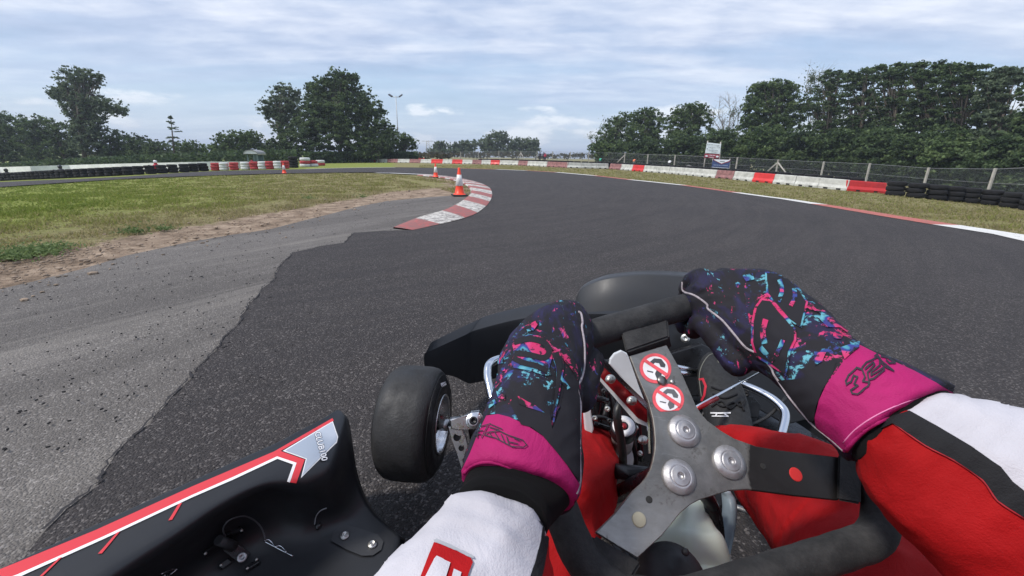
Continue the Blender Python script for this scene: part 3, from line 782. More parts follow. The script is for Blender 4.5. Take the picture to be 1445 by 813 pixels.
def kart_small(p, rz, col, label):
    e = empty('kart', p, label, 'kart', 'distant karts', rz)
    bm = bmesh.new()
    for s in (-1, 1):
        add_loft(bm, [[(s*x, y, z) for x, z in [(.42,.05),(.68,.05),(.70,.2),(.44,.22)]] for y in (-.35,.35)], smooth=False)
    add_loft(bm, [[(x, y, z) for y, z in [(-.95,.05),(-.8,.05),(-.75,.24),(-.92,.2)]] for x in (-.5, 0, .5)], smooth=False); add_box(bm, (0,0,.05), .8, 1.5, .03)
    add_loft(bm, [[(x, y, z) for y, z in [(-.72,.2),(-.66,.2),(-.5,.5),(-.54,.5)]] for x in (-.15,.15)], smooth=False)
    put('body', bm_mesh('body', bm, nmat('far_kart', col, .4)), e, True)
    for (x, y, r_, w_) in [(-.55,-.62,.13,.13),(.55,-.62,.13,.13),(-.6,.5,.14,.2),(.6,.5,.14,.2)]:
        bm = bmesh.new(); add_lathe(bm, [(-w_/2,.05),(-w_/2,r_*.9),(-w_*.35,r_),(w_*.35,r_),(w_/2,r_*.9),(w_/2,.05)], (x,y,r_), (1,0,0), 18, closed=True); put('wheel', bm_mesh('wheel', bm, M_tyb), e, True)
    bm = bmesh.new(); add_lathe(bm, [(0,.13),(.02,.145),(.03,.15),(.04,.145)], (0,-.38,.45), (0,.5,.86), 16, closed=True); put('steering_wheel', bm_mesh('steering_wheel', bm, M_rub), e, True)
    return e
def far_driver(px, pyh, Z, hcol, scol, chin, lab_p, lab_k, rz, kcol=(.05,.05,.06)):
    t_ = W(px, pyh, Z); b_ = Vector((t_.x, t_.y, max(gz(t_.x, t_.y), t_.z-.86))); kart_small(b_.copy(), rz, kcol, lab_k)
    o = tag(put('person', seated_body(scol)), lab_p, 'person'); o.location = b_; o.rotation_euler = (0,0,rz)
    h = put('helmet', helmet_mesh(hcol, chin), o, True); h.location = (0,.03,.64); return o
far_driver(218, 227.6, RZ(218, lt_y), (.75,.75,.74), (.55,.03,.06), (.60,.03,.08), 'driver in a white helmet and red suit passing behind the left tyre row', 'dark kart under the white helmeted driver behind the left tyre row', -1.5)
far_driver(84, 236.4, RZ(84, lt_y), (.02,.02,.025), (.05,.05,.06), None, 'driver in a black helmet behind the left tyre row, midway to the edge', 'dark kart under the black helmeted driver behind the left tyre row', -1.5)
far_driver(8, 241, RZ(8, lt_y), (.02,.02,.02), (.03,.03,.035), None, 'dark dressed driver low behind the tyre row at the left edge', 'dark kart at the left edge behind the tyre row', -1.5)
far_driver(848, 226.3, RZ(848, base_y), (.05,.42,.27), (.05,.05,.06), None, 'driver in a bright green helmet behind the long barrier', 'dark kart under the green helmeted driver', 1.4)
far_driver(895.5, 229.2, RZ(895.5, base_y), (.75,.20,.08), (.06,.06,.07), (.7,.6,.55), 'driver in an orange helmet behind the red barrier block', 'dark kart under the orange helmeted driver', 1.4)
far_driver(945.5, 231.5, RZ(945.5, base_y), (.78,.78,.78), (.04,.04,.05), (.03,.03,.03), 'driver in a white helmet with black marks behind the white blocks', 'dark kart under the white helmeted driver at the long barrier', 1.4)
def stander(px, py_top, Z, jac, leg, label, hh=1.7, vest=None):
    t_ = W(px, py_top, Z); b_ = Vector((t_.x, t_.y, t_.z-hh)); bm = bmesh.new(); s_ = hh/1.75
    def sec(c, rx, ry, n_=12): return [(Vector(c)+Vector((math.cos(t)*rx, math.sin(t)*ry, 0)))*s_ for t in np.linspace(0, 2*math.pi, n_, endpoint=False)]
    add_loft(bm, [sec((0,0,.85),.16,.12), sec((0,0,1.0),.17,.12), sec((0,0,1.25),.2,.13), sec((0,0,1.42),.2,.11), sec((0,0,1.48),.09,.07), sec((0,0,1.56),.055,.06)])
    add_lathe(bm, [(1.52*s_,0),(1.53*s_,.05),(1.6*s_,.085),(1.68*s_,.09),(1.74*s_,.06),(1.76*s_,0)], (0,0,0), (0,0,1), 14)
    for s in (-1, 1):
        add_tube(bm, [Vector((s*.2,0,1.4))*s_, Vector((s*.25,.02,1.12))*s_, Vector((s*.2,-.1,.9))*s_], [.055,.045,.035], 8)
        add_tube(bm, [Vector((s*.09,0,.92))*s_, Vector((s*.1,-.02,.5))*s_, Vector((s*.11,0,.04))*s_], [.09,.065,.045], 8, mi=1)
    me = bm_mesh('person', bm, mats=[nmat('jacket', jac, .8), nmat('trousers', leg, .8)])
    o = tag(put('person', me), label, 'person'); o.location = b_
    return o
stander(762, 214.3, 78, (.05,.05,.07), (.03,.03,.04), 'person in black clothes standing at the far fence, left of the other two')
stander(767.5, 214.5, 78, (.06,.05,.08), (.03,.03,.04), 'person in dark purple clothes standing at the far fence beside the red one')
stander(769.5, 216, 77.5, (.45,.04,.08), (.05,.05,.08), 'person in red beside two dark clad people at the far fence', 1.4)
stander(355, 226, RZ(362, rw_y)+.9, (.45,.06,.10), (.3,.3,.32), 'marshal in a red and white jacket sitting low at the shelter door', 1.2)
# ============================================================= TREES
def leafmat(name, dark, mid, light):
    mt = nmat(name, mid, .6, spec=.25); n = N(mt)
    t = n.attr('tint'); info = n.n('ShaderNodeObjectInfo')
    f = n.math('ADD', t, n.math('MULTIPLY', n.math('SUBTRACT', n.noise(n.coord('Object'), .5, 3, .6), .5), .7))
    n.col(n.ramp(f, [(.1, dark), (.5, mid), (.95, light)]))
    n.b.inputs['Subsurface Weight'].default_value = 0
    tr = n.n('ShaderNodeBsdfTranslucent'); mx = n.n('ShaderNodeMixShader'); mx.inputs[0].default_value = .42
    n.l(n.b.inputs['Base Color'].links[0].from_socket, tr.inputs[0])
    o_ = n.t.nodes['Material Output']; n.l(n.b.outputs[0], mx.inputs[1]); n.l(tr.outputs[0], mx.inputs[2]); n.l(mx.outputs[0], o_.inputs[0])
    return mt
LM = {'d': leafmat('foliage_dark', (.036,.062,.028), (.090,.138,.058), (.17,.235,.098)),
      'm': leafmat('foliage_mid', (.048,.084,.030), (.108,.165,.060), (.19,.255,.10)),
      'g': leafmat('foliage_grey', (.070,.100,.060), (.130,.175,.100), (.20,.25,.15)),
      'p': leafmat('foliage_pale', (.06,.075,.045), (.11,.13,.075), (.17,.19,.12)),
      'b': leafmat('foliage_brown', (.05,.05,.03), (.10,.095,.05), (.16,.14,.08))}
M_bark = worn('bark', (.075,.062,.048), .9, var=.4, scale=3, bump=.5, bscale=20)
M_barkp = worn('bark_pale', (.20,.18,.15), .9, var=.3, scale=3, bump=.4, bscale=20)
def leaves_mesh(name, centers, sizes, tints, mat, aspect=.62):
    n_ = len(centers); a = rng.normal(size=(n_, 3)); a[:, 2] = np.abs(a[:, 2])*.9+.15; a /= np.linalg.norm(a, axis=1)[:, None]
    h = rng.normal(size=(n_, 3)); u = np.cross(a, h); u /= np.linalg.norm(u, axis=1)[:, None]; v_ = np.cross(a, u)
    s = sizes[:, None]
    P = np.stack([centers-u*s, centers+v_*s*aspect, centers+u*s, centers-v_*s*aspect], 1).reshape(-1, 3)
    me = bpy.data.meshes.new(name); me.vertices.add(4*n_); me.vertices.foreach_set('co', P.ravel())
    me.loops.add(4*n_); me.loops.foreach_set('vertex_index', np.arange(4*n_, dtype=np.int32))
    me.polygons.add(n_); me.polygons.foreach_set('loop_start', np.arange(0, 4*n_, 4, dtype=np.int32)); me.polygons.foreach_set('loop_total', np.full(n_, 4, np.int32))
    me.update(); at_ = me.attributes.new('tint', 'FLOAT', 'POINT'); at_.data.foreach_set('value', np.repeat(tints, 4).astype(np.float32))
    me.materials.append(mat); return me
def blob_points(c, R, n_, flat=1.0):
    d = rng.normal(size=(n_, 3)); d /= np.linalg.norm(d, axis=1)[:, None]
    r = np.minimum(np.abs(rng.normal(0, .62, n_)), 1.5)
    return c+d*r[:, None]*R
def tree(name, ells, Z, mat, label, group=None, dens=1.0, leaf=.125, trunk=None, bark=None, clump=.30, cat='tree', gaps=.0, wind=1.0, depth=.9, limbs=True, dz=0):
    """ells: ellipses (cx, cy, rx, ry) in photograph pixels giving the crown's real outline at distance Z"""
    sc = Z/F; cents = []; sizes = []; tints = []; hubs = []
    for (cx_, cy_, rx, ry) in ells:
        c = np.array(W(cx_, cy_, Z+dz)); R = np.array([rx*sc, (rx+ry)*.5*sc*depth, ry*sc])
        area = rx*ry*math.pi; cr = max(.35, clump*min(rx, ry)*sc)
        cr *= .8; nc = int(max(8, 3.0*(R[0]*R[2])/(cr*cr)*(1-gaps)*1.5))
        d = rng.normal(size=(nc, 3)); d /= np.linalg.norm(d, axis=1)[:, None]
        r = rng.random(nc)**.36*(1+rng.normal(0, .07, nc)); pc = c+d*r[:, None]*np.maximum(R-cr*.3, R*.6)
        nl = max(8, int(area*5.0*dens/nc))
        ne = int(nc*.5); d = rng.normal(size=(ne, 3)); d /= np.linalg.norm(d, axis=1)[:, None]; d[:, 2] = np.abs(d[:, 2])*np.where(rng.random(ne) < .8, 1, -1)
        pe = c+d*rng.uniform(.95, 1.14, ne)[:, None]*R
        for qi, q in enumerate(np.concatenate([pc, pe])):
            s_ = cr*rng.uniform(.5, 1.25); k = int(nl*rng.uniform(.5, 1.5))
            if qi >= nc: s_ *= .42; k = max(4, int(k*.16))
            pts = blob_points(q, np.array([s_*wind, s_, s_*.62]), k)
            cents.append(pts); sizes.append(leaf*rng.uniform(.6, 1.35, k)); tints.append(np.clip(rng.normal(.45+rng.normal(0, .22), .12, k)+.22*(pts[:, 2]-q[2])/s_, 0, 1))  # tint rises towards each clump's top: skylight painted into the leaf colour
            if rng.random() < .16: hubs.append(q)
    C_ = np.concatenate(cents); S_ = np.concatenate(sizes); T_ = np.concatenate(tints)
    cm = C_.mean(0); tx = trunk[0] if trunk else None
    if trunk: b_ = W(trunk[0], trunk[1], Z+dz)
    else: b_ = Vector((cm[0], cm[1], 0))
    b_.z = gz(b_.x, b_.y)
    keep = C_[:, 2] > b_.z+.03; C_, S_, T_ = C_[keep], S_[keep], T_[keep]
    e = empty(name, b_, label, cat, group)
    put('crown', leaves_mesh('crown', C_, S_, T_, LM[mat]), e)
    bm = bmesh.new(); H = C_[:, 2].max()-b_.z; tr = max(.05, H*.018)
    topc = Vector((cm[0]*.5+b_.x*.5, cm[1]*.5+b_.y*.5, b_.z+H*.62))
    path = [b_, b_.lerp(topc, .35)+Vector((rng.normal(0,.02)*H, 0, 0)), b_.lerp(topc, .7)+Vector((rng.normal(0,.02)*H, 0, 0)), topc]
    add_tube(bm, path, [tr*1.25, tr, tr*.75, tr*.4], 9)
    for q in hubs[:46 if limbs else 10]:
        q = Vector(q); t_ = random.uniform(.3, .95); s0 = b_.lerp(topc, t_)
        mid = s0.lerp(q, .5)+Vector((0, 0, .06*H*random.uniform(-.3, 1)))
        add_tube(bm, [s0, mid, q], [tr*.42*(1.2-t_), tr*.25, tr*.06], 5, cap=False)
    put('trunk', bm_mesh('trunk', bm, bark or M_bark), e)
    return e
def bare_tree(name, bpx, tips, Z, label, r=.12, bark=None, twigs=5, leafy=None):
    b_ = W(bpx[0], bpx[1], Z); b_.z = gz(b_.x, b_.y); e = empty(name, b_, label, 'tree'); bm = bmesh.new(); rr_ = random.Random(int(bpx[0]))
    tw = bmesh.new()
    for (x, y) in tips:
        t_ = W(x, y, Z+rr_.uniform(-1, 1)); d = t_-b_
        p = [b_+d*k/5+Vector((rr_.uniform(-.12,.12), rr_.uniform(-.12,.12), 0))*k for k in range(6)]; p[0] = b_
        add_tube(bm, p, [r*(1-.17*k) for k in range(6)], 6)
        for k in range(2, 6):
            for _ in range(twigs):
                s0 = p[k].lerp(p[k-1], rr_.random()); L = d.length*rr_.uniform(.06, .18)
                q = s0+Vector((rr_.uniform(-.8,.8), rr_.uniform(-.5,.5), rr_.uniform(.2,1))).normalized()*L
                m_ = s0.lerp(q, .5)+Vector((rr_.uniform(-.1,.1), 0, rr_.uniform(-.1,.1)))
                add_tube(tw, [s0, m_, q], [r*.22, r*.15, r*.05], 4, cap=False)
                for _ in range(2):
                    q2 = m_+Vector((rr_.uniform(-1,1), rr_.uniform(-.5,.5), rr_.uniform(.1,1))).normalized()*L*.6; add_tube(tw, [m_, q2], [r*.1, r*.04], 4, cap=False)
    put('trunk', bm_mesh('trunk', bm, bark or M_barkp), e); put('twigs', bm_mesh('twigs', tw, bark or M_barkp), e)
    if leafy:
        C_ = []; 
        for (cx_, cy_, rx, ry, k) in leafy:
            c = np.array(W(cx_, cy_, Z)); C_.append(blob_points(c, np.array([rx, (rx+ry)/2, ry])*Z/F, k))
        C_ = np.concatenate(C_); put('crown', leaves_mesh('crown', C_, rng.uniform(.08, .16, len(C_)), rng.uniform(.2, .9, len(C_)), LM['g']), e)
    return e
gL = 'trees along the left side'
tree('tree', [(12,186,34,26),(-30,185,40,28),(5,212,40,20)], 62, 'd', 'dark bushy tree at the far left edge above the white hoarding', gL, trunk=(5,234))
tree('tree', [(58,186,28,21),(50,210,30,22)], 61, 'd', 'dark rounded tree left of the tall lone tree', gL, trunk=(52,233))
tree('tall_tree', [(108,117,24,20),(128,112,18,13),(92,132,24,11),(118,143,26,15),(150,150,26,11),(163,158,15,7),(128,165,22,12),(118,183,20,17),(114,155,22,18),(128,178,18,16),(126,206,24,20),(85,136,14,7)], 58, 'g', 'tall loose grey green tree rising alone above the left hedge', gL, trunk=(121,232), clump=.30, gaps=.30, dens=.9, leaf=.125)
tree('tree', [(92,196,22,20),(85,214,26,16)], 60, 'd', 'dark tree close under the left of the tall lone tree', gL, trunk=(90,232))
tree('tree', [(158,202,24,20),(165,216,28,14)], 60, 'd', 'dark tree just right of the tall lone tree', gL, trunk=(160,231))
tree('tree', [(192,205,20,16),(190,218,24,12)], 60, 'd', 'low dark tree left of the sparse conifer', gL, trunk=(190,230))
tree('tree', [(222,211,17,13),(222,220,22,10)], 59, 'd', 'low bushy tree directly below the sparse conifer', gL, trunk=(222,229))
tree('tree', [(268,211,24,12),(285,219,26,10),(262,221,24,9)], 59, 'm', 'low spreading tree right of the sparse conifer', gL, trunk=(272,229))
tree('tree', [(326,200,24,14),(350,198,22,13),(312,212,18,12),(340,215,34,14)], 57, 'm', 'mid green bushy tree behind the marshal shelter', gL, trunk=(335,228), clump=.34)
# sparse conifer: tiers of drooping branches
Zc = 56; b_ = W(246, 228, Zc); b_.z = gz(b_.x, b_.y); tp_ = W(241, 166, Zc)
e = empty('conifer', b_, 'thin sparse conifer with see-through tiers above the left hedge', 'tree')
bm = bmesh.new(); add_tube(bm, [b_, b_.lerp(tp_, .5), tp_], [.16,.10,.03], 8); put('trunk', bm_mesh('trunk', bm, M_bark), e)
C_ = []; bm = bmesh.new()
for k in range(9):
    z_ = tp_.lerp(b_, .03+.09*k); L = (3+1.9*k)*Zc/F*random.uniform(.6,1.15)
    for j in range(7):
        if random.random() < .35: continue
        z_ = z_+Vector((0,0,random.uniform(-.12,.12))); a_ = j*.9+k*.5+random.random()*.4; L2 = L*random.uniform(.55, 1.15); q = z_+Vector((math.cos(a_)*L2, math.sin(a_)*L2, -.12*L2+random.uniform(-.1,.25)))
        add_tube(bm, [z_, q], [.03,.01], 4, cap=False)
        for t_ in np.linspace(.3, 1, 8): C_.append(blob_points(np.array(z_.lerp(q, t_)), np.array([.16,.16,.06]), 5))
C_ = np.concatenate(C_); put('branches', bm_mesh('branches', bm, M_bark), e); put('crown', leaves_mesh('crown', C_, rng.uniform(.07,.13,len(C_)), rng.uniform(.1,.7,len(C_)), LM['g']), e)
tree('tree', [(402,132,22,13),(388,150,24,14),(410,152,22,16),(400,172,20,16),(382,162,14,8)], 60, 'g', 'grey green loose tree joined to the left of the biggest tree', gL, trunk=(398,229), clump=.34, gaps=.15)
tree('big_tree', [(480,117,20,19),(497,112,12,8),(462,128,28,18),(495,137,32,20),(452,150,26,20),(520,158,24,18),(480,165,45,28),(530,182,26,16),(470,195,55,26),(525,203,35,18),(440,182,28,24),(440,125,10,8),(550,190,14,9)], 58, 'd', 'biggest tree of the left, broad dark crown beside the floodlight mast', gL, trunk=(478,229), clump=.26, dens=1.1, leaf=.13)
tree('tree', [(405,200,22,20),(382,212,20,14),(410,216,30,13)], 57, 'd', 'dark low tree filling the gap left of the biggest tree', gL, trunk=(398,229))
tree('tree', [(568,198,14,10),(580,204,12,9),(560,208,16,10)], 64, 'm', 'small light green tree right of the floodlight mast', gL, trunk=(570,226), clump=.4)
tree('tree', [(540,205,12,12),(520,216,20,9)], 57, 'd', 'dark bush like tree under the right edge of the biggest tree', gL, trunk=(535,228))
def bush(ells, Z, mat, label, group, **k): return tree('bush', ells, Z, mat, label, group, limbs=False, cat='bush', **k)
bush([(556,219,20,5),(580,221,14,4),(600,220,16,5),(625,221,14,4)], 75, 'b', 'brownish undergrowth bush below the light green tree', None, clump=.6, leaf=.12)
bush([(530,221,14,4)], 70, 'm', 'small green bush at the foot of the biggest tree', None, clump=.6)
gC = 'hazy trees in the far centre'
for (el, lb, mt_) in [([(622,206,11,7),(618,213,16,7)],'leftmost small hazy tree of the far centre group','g'),([(650,208,18,8),(662,205,14,8),(645,214,24,6)],'low hazy tree second in the far centre group','g'),([(687,203,13,11),(700,198,16,13),(708,195,10,9),(700,211,24,9)],'tallest rounded hazy tree of the far centre group','g'),([(728,204,16,10),(744,202,12,8),(735,213,24,8)],'hazy tree right of the tallest one in the far centre','g'),([(756,204,6,8),(752,213,11,8)],'narrow hazy tree closing the far centre group at the right','g')]:
    tree('tree', el, 130, mt_, lb, gC, clump=.42, leaf=.30, trunk=(el[0][0], 222), dens=.7)
bush([(620,219,26,4),(670,219,30,4),(720,219,30,4)], 118, 'b', 'dry far hedge at the foot of the hazy centre trees', None, clump=.7, leaf=.25, dens=.8)
bush([(790,220.5,20,3.8),(818,220,20,3.8),(766,221,14,3.4),(840,221,12,3.5)], 100, 'b', 'dry low brush behind the fence in the gap between the woods', None, clump=.8, leaf=.15)
gR = 'trees behind the right fence'
bare_tree('bare_tree', (858,226), [(826,190),(836,186),(850,168),(842,200)], 78, 'thin almost leafless tree at the left end of the right wood', .10, leafy=[(835,194,10,7,120),(850,180,8,12,120)])
tree('tree', [(868,178,16,12),(858,196,18,14),(880,170,16,11),(875,195,26,20),(850,210,20,9)], 72, 'm', 'first leafy tree of the right wood, sloping down to the gap', gR, trunk=(868,225), clump=.32)
tree('tree', [(905,168,20,14),(915,160,14,9),(905,190,26,22),(920,205,24,18),(925,176,16,16)], 68, 'm', 'second tree of the right wood with a domed top', gR, trunk=(908,226), clump=.32, gaps=.1)
tree('tree', [(968,160,22,12),(982,154,18,10),(958,172,22,14),(990,168,18,16),(972,195,34,24)], 64, 'm', 'domed loose tree left of the bare branches', gR, trunk=(972,228), clump=.32, gaps=.18)
bare_tree('bare_tree', (1028,228), [(1008,152),(1018,142),(1030,138),(1040,146),(1048,150),(1012,165)], 63, 'leafless grey branches between two leafy trees of the right wood', .13, twigs=7, leafy=[(1035,160,9,14,160)])
tree('tree', [(1090,126,28,13),(1072,132,20,14),(1110,130,20,14),(1085,152,36,20),(1062,165,16,24),(1120,160,24,24),(1085,185,44,24)], 58, 'm', 'tall round topped tree right of the bare branches', gR, trunk=(1088,230), clump=.30, gaps=.14)
bare_tree('bare_tree', (1150,232), [(1142,100),(1150,98),(1136,112),(1156,110)], 57, 'light feathery spire poking above the right wood', .09, twigs=5, leafy=[(1146,112,11,14,420),(1144,128,13,12,300)])
wn = [(1180,112,22,11,1165,150,34,28,'windswept tree right of the feathery spire','d'),(1222,108,26,11,1212,140,32,30,'windswept tree in the middle of the right wood, ragged top','d'),(1268,103,28,11,1255,135,34,32,'windswept tree over the second fence post from the right','d'),(1318,101,30,11,1305,135,36,30,'broad windswept tree with sky showing through its top','d'),(1368,103,30,12,1352,138,38,30,'windswept dark tree left of the last leaning one','d'),(1418,108,26,12,1408,140,34,26,'leaning loose tree at the right edge with bare boughs','g')]
for i, (a, b2, c, d, a2, b3, c2, d2, lb, mt_) in enumerate(wn):
    Z_ = 52-3.2*i; rt = random.Random(i*7+3); tops_ = [(a+rt.uniform(-.9,.9)*c, b2-rt.uniform(6,12), rt.uniform(5,9), rt.uniform(3,5)) for _ in range(3)]
    tree('tree', tops_+[(a,b2,c,d),(a-14,b2+10,c*.8,d),(a2,b3,c2*.82,d2*.7),(a2+6,b3+32,c2*1.0,d2*.7),(a2-8,b3+62,c2*1.1,d2*.8)], Z_, mt_, lb, gR, trunk=(a2-6, 236), clump=.15, gaps=.62, wind=2.2, leaf=.11, dens=.85)
tree('tree', [(1480,130,34,22),(1475,175,40,30),(1470,215,40,30)], 33, 'd', 'dark tree cut by the right edge of the picture', gR, trunk=(1480,260), clump=.25, gaps=.1, dens=.8)
bare_tree('bare_tree', (1385,235), [(1432,122),(1436,112),(1444,128),(1420,132)], 40, 'bare bough reaching out at the top right of the wood', .10, twigs=4, leafy=[(1428,96,9,3,60),(1440,100,10,4,60),(1436,112,9,5,70)])
gU = 'bushes under the right wood'
us_ = [(862,212,30,13,66,'m','first bush from the gap'),(915,212,32,16,62,'d','bush behind the fence by the first braced post'),(968,210,34,20,60,'d','bush behind the tarpaulin heap'),(1025,208,36,24,56,'d','bush behind the direction sign'),(1080,208,38,28,53,'m','bush behind the second braced post'),(1135,212,38,30,49,'d','bush behind the fence right of the braced post'),(1190,214,38,32,46,'d','bush below the windswept trees'),(1245,218,40,34,42,'d','dense bush midway along the near fence'),(1300,222,42,36,39,'d','dense bush behind the second nearest fence post'),(1355,228,44,38,36,'m','greener bush behind the nearest fence post'),(1415,234,48,40,33,'d','dense bush at the right edge behind the tyres'),(1475,240,50,42,31,'d','dense bush cut by the right edge')]
for (x, y, rx, ry, Z_, mt_, lb) in us_:
    bush([(x,y,rx,ry),(x+8,y+ry*.55,rx,ry*.6),(x-12,y-ry*.35,rx*.6,ry*.5)], Z_, mt_, lb, gU, clump=.30, leaf=.11+.0006*Z_, dens=1.0)
# dark ground cover behind the left hoarding and the right fence: one leafy mass
C_ = []
for (x0, x1, y0, Z0, Z1, hh_) in [(-80,420,233,55,50,1.6),(430,590,229,56,62,1.4),(840,1060,226,76,57,1.6),(1060,1520,240,54,34,1.8)]:
    k = 9000
    xs_ = rng.uniform(x0, x1, k); t_ = (xs_-x0)/(x1-x0); Z_ = Z0+(Z1-Z0)*t_+rng.uniform(-1.5, 2, k)
    for x, z in zip(xs_, Z_):
        p = W(x, y0, z); C_.append((p.x, p.y, gz(p.x, p.y)+random.random()**.7*hh_))
C_ = np.array(C_); tag(put('undergrowth', leaves_mesh('undergrowth', C_, rng.uniform(.12,.26,len(C_)), rng.uniform(.1,.6,len(C_)), LM['d'])), 'dark undergrowth along the foot of the trees', 'undergrowth', kind='stuff')
# ============================================================= GRASS BLADES
M_blade = nmat('grass_blade', (.12,.16,.04), .8, spec=.2); n = N(M_blade)
n.col(n.ramp(n.attr('tint'), [(.0, (.175,.230,.044)), (.4, (.27,.28,.085)), (.7, (.29,.25,.125)), (1.0, (.42,.35,.21))]))
tr = n.n('ShaderNodeBsdfTranslucent'); mx = n.n('ShaderNodeMixShader'); mx.inputs[0].default_value = .5; n.l(n.b.inputs['Base Color'].links[0].from_socket, tr.inputs[0]); n.l(n.b.outputs[0], mx.inputs[1]); n.l(tr.outputs[0], mx.inputs[2]); n.l(mx.outputs[0], n.t.nodes['Material Output'].inputs[0]); 
def blades(name, mask, dryf, count, amin, amax, rmin, rmax, h0, label):
    a = np.radians(rng.uniform(amin, amax, count)); r = np.exp(rng.uniform(math.log(rmin), math.log(rmax), count)); X = r*np.sin(a); Y = r*np.cos(a)
    # clumping
    k = mask(X, Y); X, Y, r = X[k], Y[k], r[k]; n_ = len(X)
    cl = np.array([mnoise.noise(Vector((x*1.6, y*1.6, 3)))+.5*mnoise.noise(Vector((x*6, y*6, 9))) for x, y in zip(X, Y)])
    k = rng.random(n_) < np.clip(.55+cl*1.3, .05, 1); X, Y, r, cl = X[k], Y[k], r[k], cl[k]; n_ = len(X)
    h = h0*rng.uniform(.45, 1.3, n_)*np.clip(1+cl, .4, 1.7); wd = np.maximum(.0035, r*.0011)*rng.uniform(.7, 1.4, n_)
    th = rng.uniform(0, 2*np.pi, n_); Z = gzn(X, Y)-.012; lean = rng.normal(0, .55, (n_, 2))*h[:, None]
    dx, dy = np.cos(th)*wd, np.sin(th)*wd
    P = np.stack([np.stack([X-dx, Y-dy, Z], 1), np.stack([X+dx, Y+dy, Z], 1), np.stack([X+lean[:, 0], Y+lean[:, 1], Z+h], 1)], 1).reshape(-1, 3)
    me = bpy.data.meshes.new(name); me.vertices.add(3*n_); me.vertices.foreach_set('co', P.ravel()); me.loops.add(3*n_); me.loops.foreach_set('vertex_index', np.arange(3*n_, dtype=np.int32))
    me.polygons.add(n_); me.polygons.foreach_set('loop_start', np.arange(0, 3*n_, 3, dtype=np.int32)); me.polygons.foreach_set('loop_total', np.full(n_, 3, np.int32)); me.update()
    t_ = np.clip(dryf(X, Y)+rng.normal(0, .17, n_)-cl*.25, 0, 1); at_ = me.attributes.new('tint', 'FLOAT', 'POINT'); at_.data.foreach_set('value', np.repeat(t_, 3).astype(np.float32))
    me.materials.append(M_blade); tag(put(name, me), label, 'grass', kind='stuff')
lowl = gpoly(left_low)
fieldpoly = gl + list(reversed(ki[5:])) + list(reversed(lowl))
dfun = lambda X, Y: np.maximum(np.clip((np.degrees(np.arctan2(X, Y))+50)/34, .12, .66), .90-.24*pldist(X, Y, gl))
blades('grass', lambda X, Y: inpoly(X, Y, fieldpoly), dfun, 210000, -56, -3, 3, 34, .034, 'short grass of the infield, green at the left and dry towards the kerb')
# greener weeds on the bare edge
wp = [gpt(40, 362), gpt(12, 366), gpt(75, 352), gpt(60, 357), gpt(30, 358), gpt(190, 329), gpt(437, 281), gpt(232, 325), gpt(512, 279)]
C_ = []
for i, p in enumerate(wp):
    k = [500,500,400,400,400,300,160,200,140][i]; R_ = .28 if i < 5 else .2
    q = blob_points(np.array(p)+np.array([0,0,.0]), np.array([R_, R_*.6, .07]), k); q[:, 2] = np.abs(q[:, 2]-p.z)+p.z+.01; C_.append(q)
C_ = np.concatenate(C_); tag(put('weeds', leaves_mesh('weeds', C_, rng.uniform(.008,.022,len(C_)), rng.uniform(.5,1,len(C_)), LM['m'], .4)), 'low green weeds at the edge of the bare soil', 'weeds', kind='stuff')
verge = gpoly(right_line)
vpoly = [tuple(p) for p in verge] + [(p.x, p.y) for p in (gpt(x, base_y(x)-.3) for x in range(520, 1250, 30))] + [(p.x, p.y) for p in (gpt(x, nb_y(x)) for x in range(1260, 1560, 30))]
blades('verge_grass', lambda X, Y: inpoly(X, Y, vpoly), lambda X, Y: .68+0*X, 160000, -12, 56, 4, 45, .04, 'dry grass verge between the edge line and the barrier')
# rubber crumbs and grit on the old asphalt
bm = bmesh.new(); run_ins = [(x, y) for x, y in runoff]
k = 0
while k < 520:
    a = math.radians(random.uniform(-58, -4)); r = math.exp(random.uniform(math.log(1.6), math.log(10))); x, y = r*math.sin(a), r*math.cos(a)
    if not inpoly(np.array([x]), np.array([y]), run_ins)[0]: continue
    k += 1; L = random.uniform(.002, .008)*(1+.12*r)*(1 if random.random() < .9 else 1.8); R_ = Matrix.Rotation(random.random()*6, 3, 'Z')
    add_box(bm, (x, y, gz(x, y)+.006+.0009*r), L, L*random.uniform(.25, .6), random.uniform(.003, .005), R_)
tag(put('rubber_crumbs', bm_mesh('rubber_crumbs', bm, nmat('crumb_rubber', (.018,.017,.018), .9))), 'black rubber crumbs scattered over the old asphalt', 'rubber crumbs', kind='stuff')

# clods, stones and dry bits over the bare soil
M_clod = worn('soil_clod', (.27,.205,.15), .95, var=.5, scale=3, bump=.5); bm = bmesh.new(); k = 0
gla = np.array(gl); dla = np.array(dlow)
while k < 1000:
    u = random.random()**1.3*11; i = min(int(u), 11); f_ = u-i; A_c = gla[i]*(1-f_)+gla[i+1]*f_; j = u/11*(len(dla)-2); jj = int(j); B_c = dla[jj]*(1-(j-jj))+dla[jj+1]*(j-jj)
    t_ = random.gauss(.5, .38); x, y = A_c+(B_c-A_c)*t_; k += 1; r = math.hypot(x, y); s_ = random.uniform(.003, .012)*(1+.05*r)*(1 if random.random() < .93 else 2.2)
    el = random.uniform(.4, 1)*(1 if random.random() < .8 else .25); ret = bmesh.ops.create_icosphere(bm, subdivisions=1, radius=s_); th = random.random()*6; R_ = Matrix.Rotation(th, 3, 'Z')
    for v_ in ret['verts']: v_.co = R_ @ Vector((v_.co.x*(1+.3*random.random()), v_.co.y*el, v_.co.z*.5)) + Vector((x, y, gz(x, y)+.002+.0009*r))
tag(put('soil_clods', bm_mesh('soil_clods', bm, M_clod)), 'loose clods and stones over the bare soil edge', 'soil clods', kind='stuff')
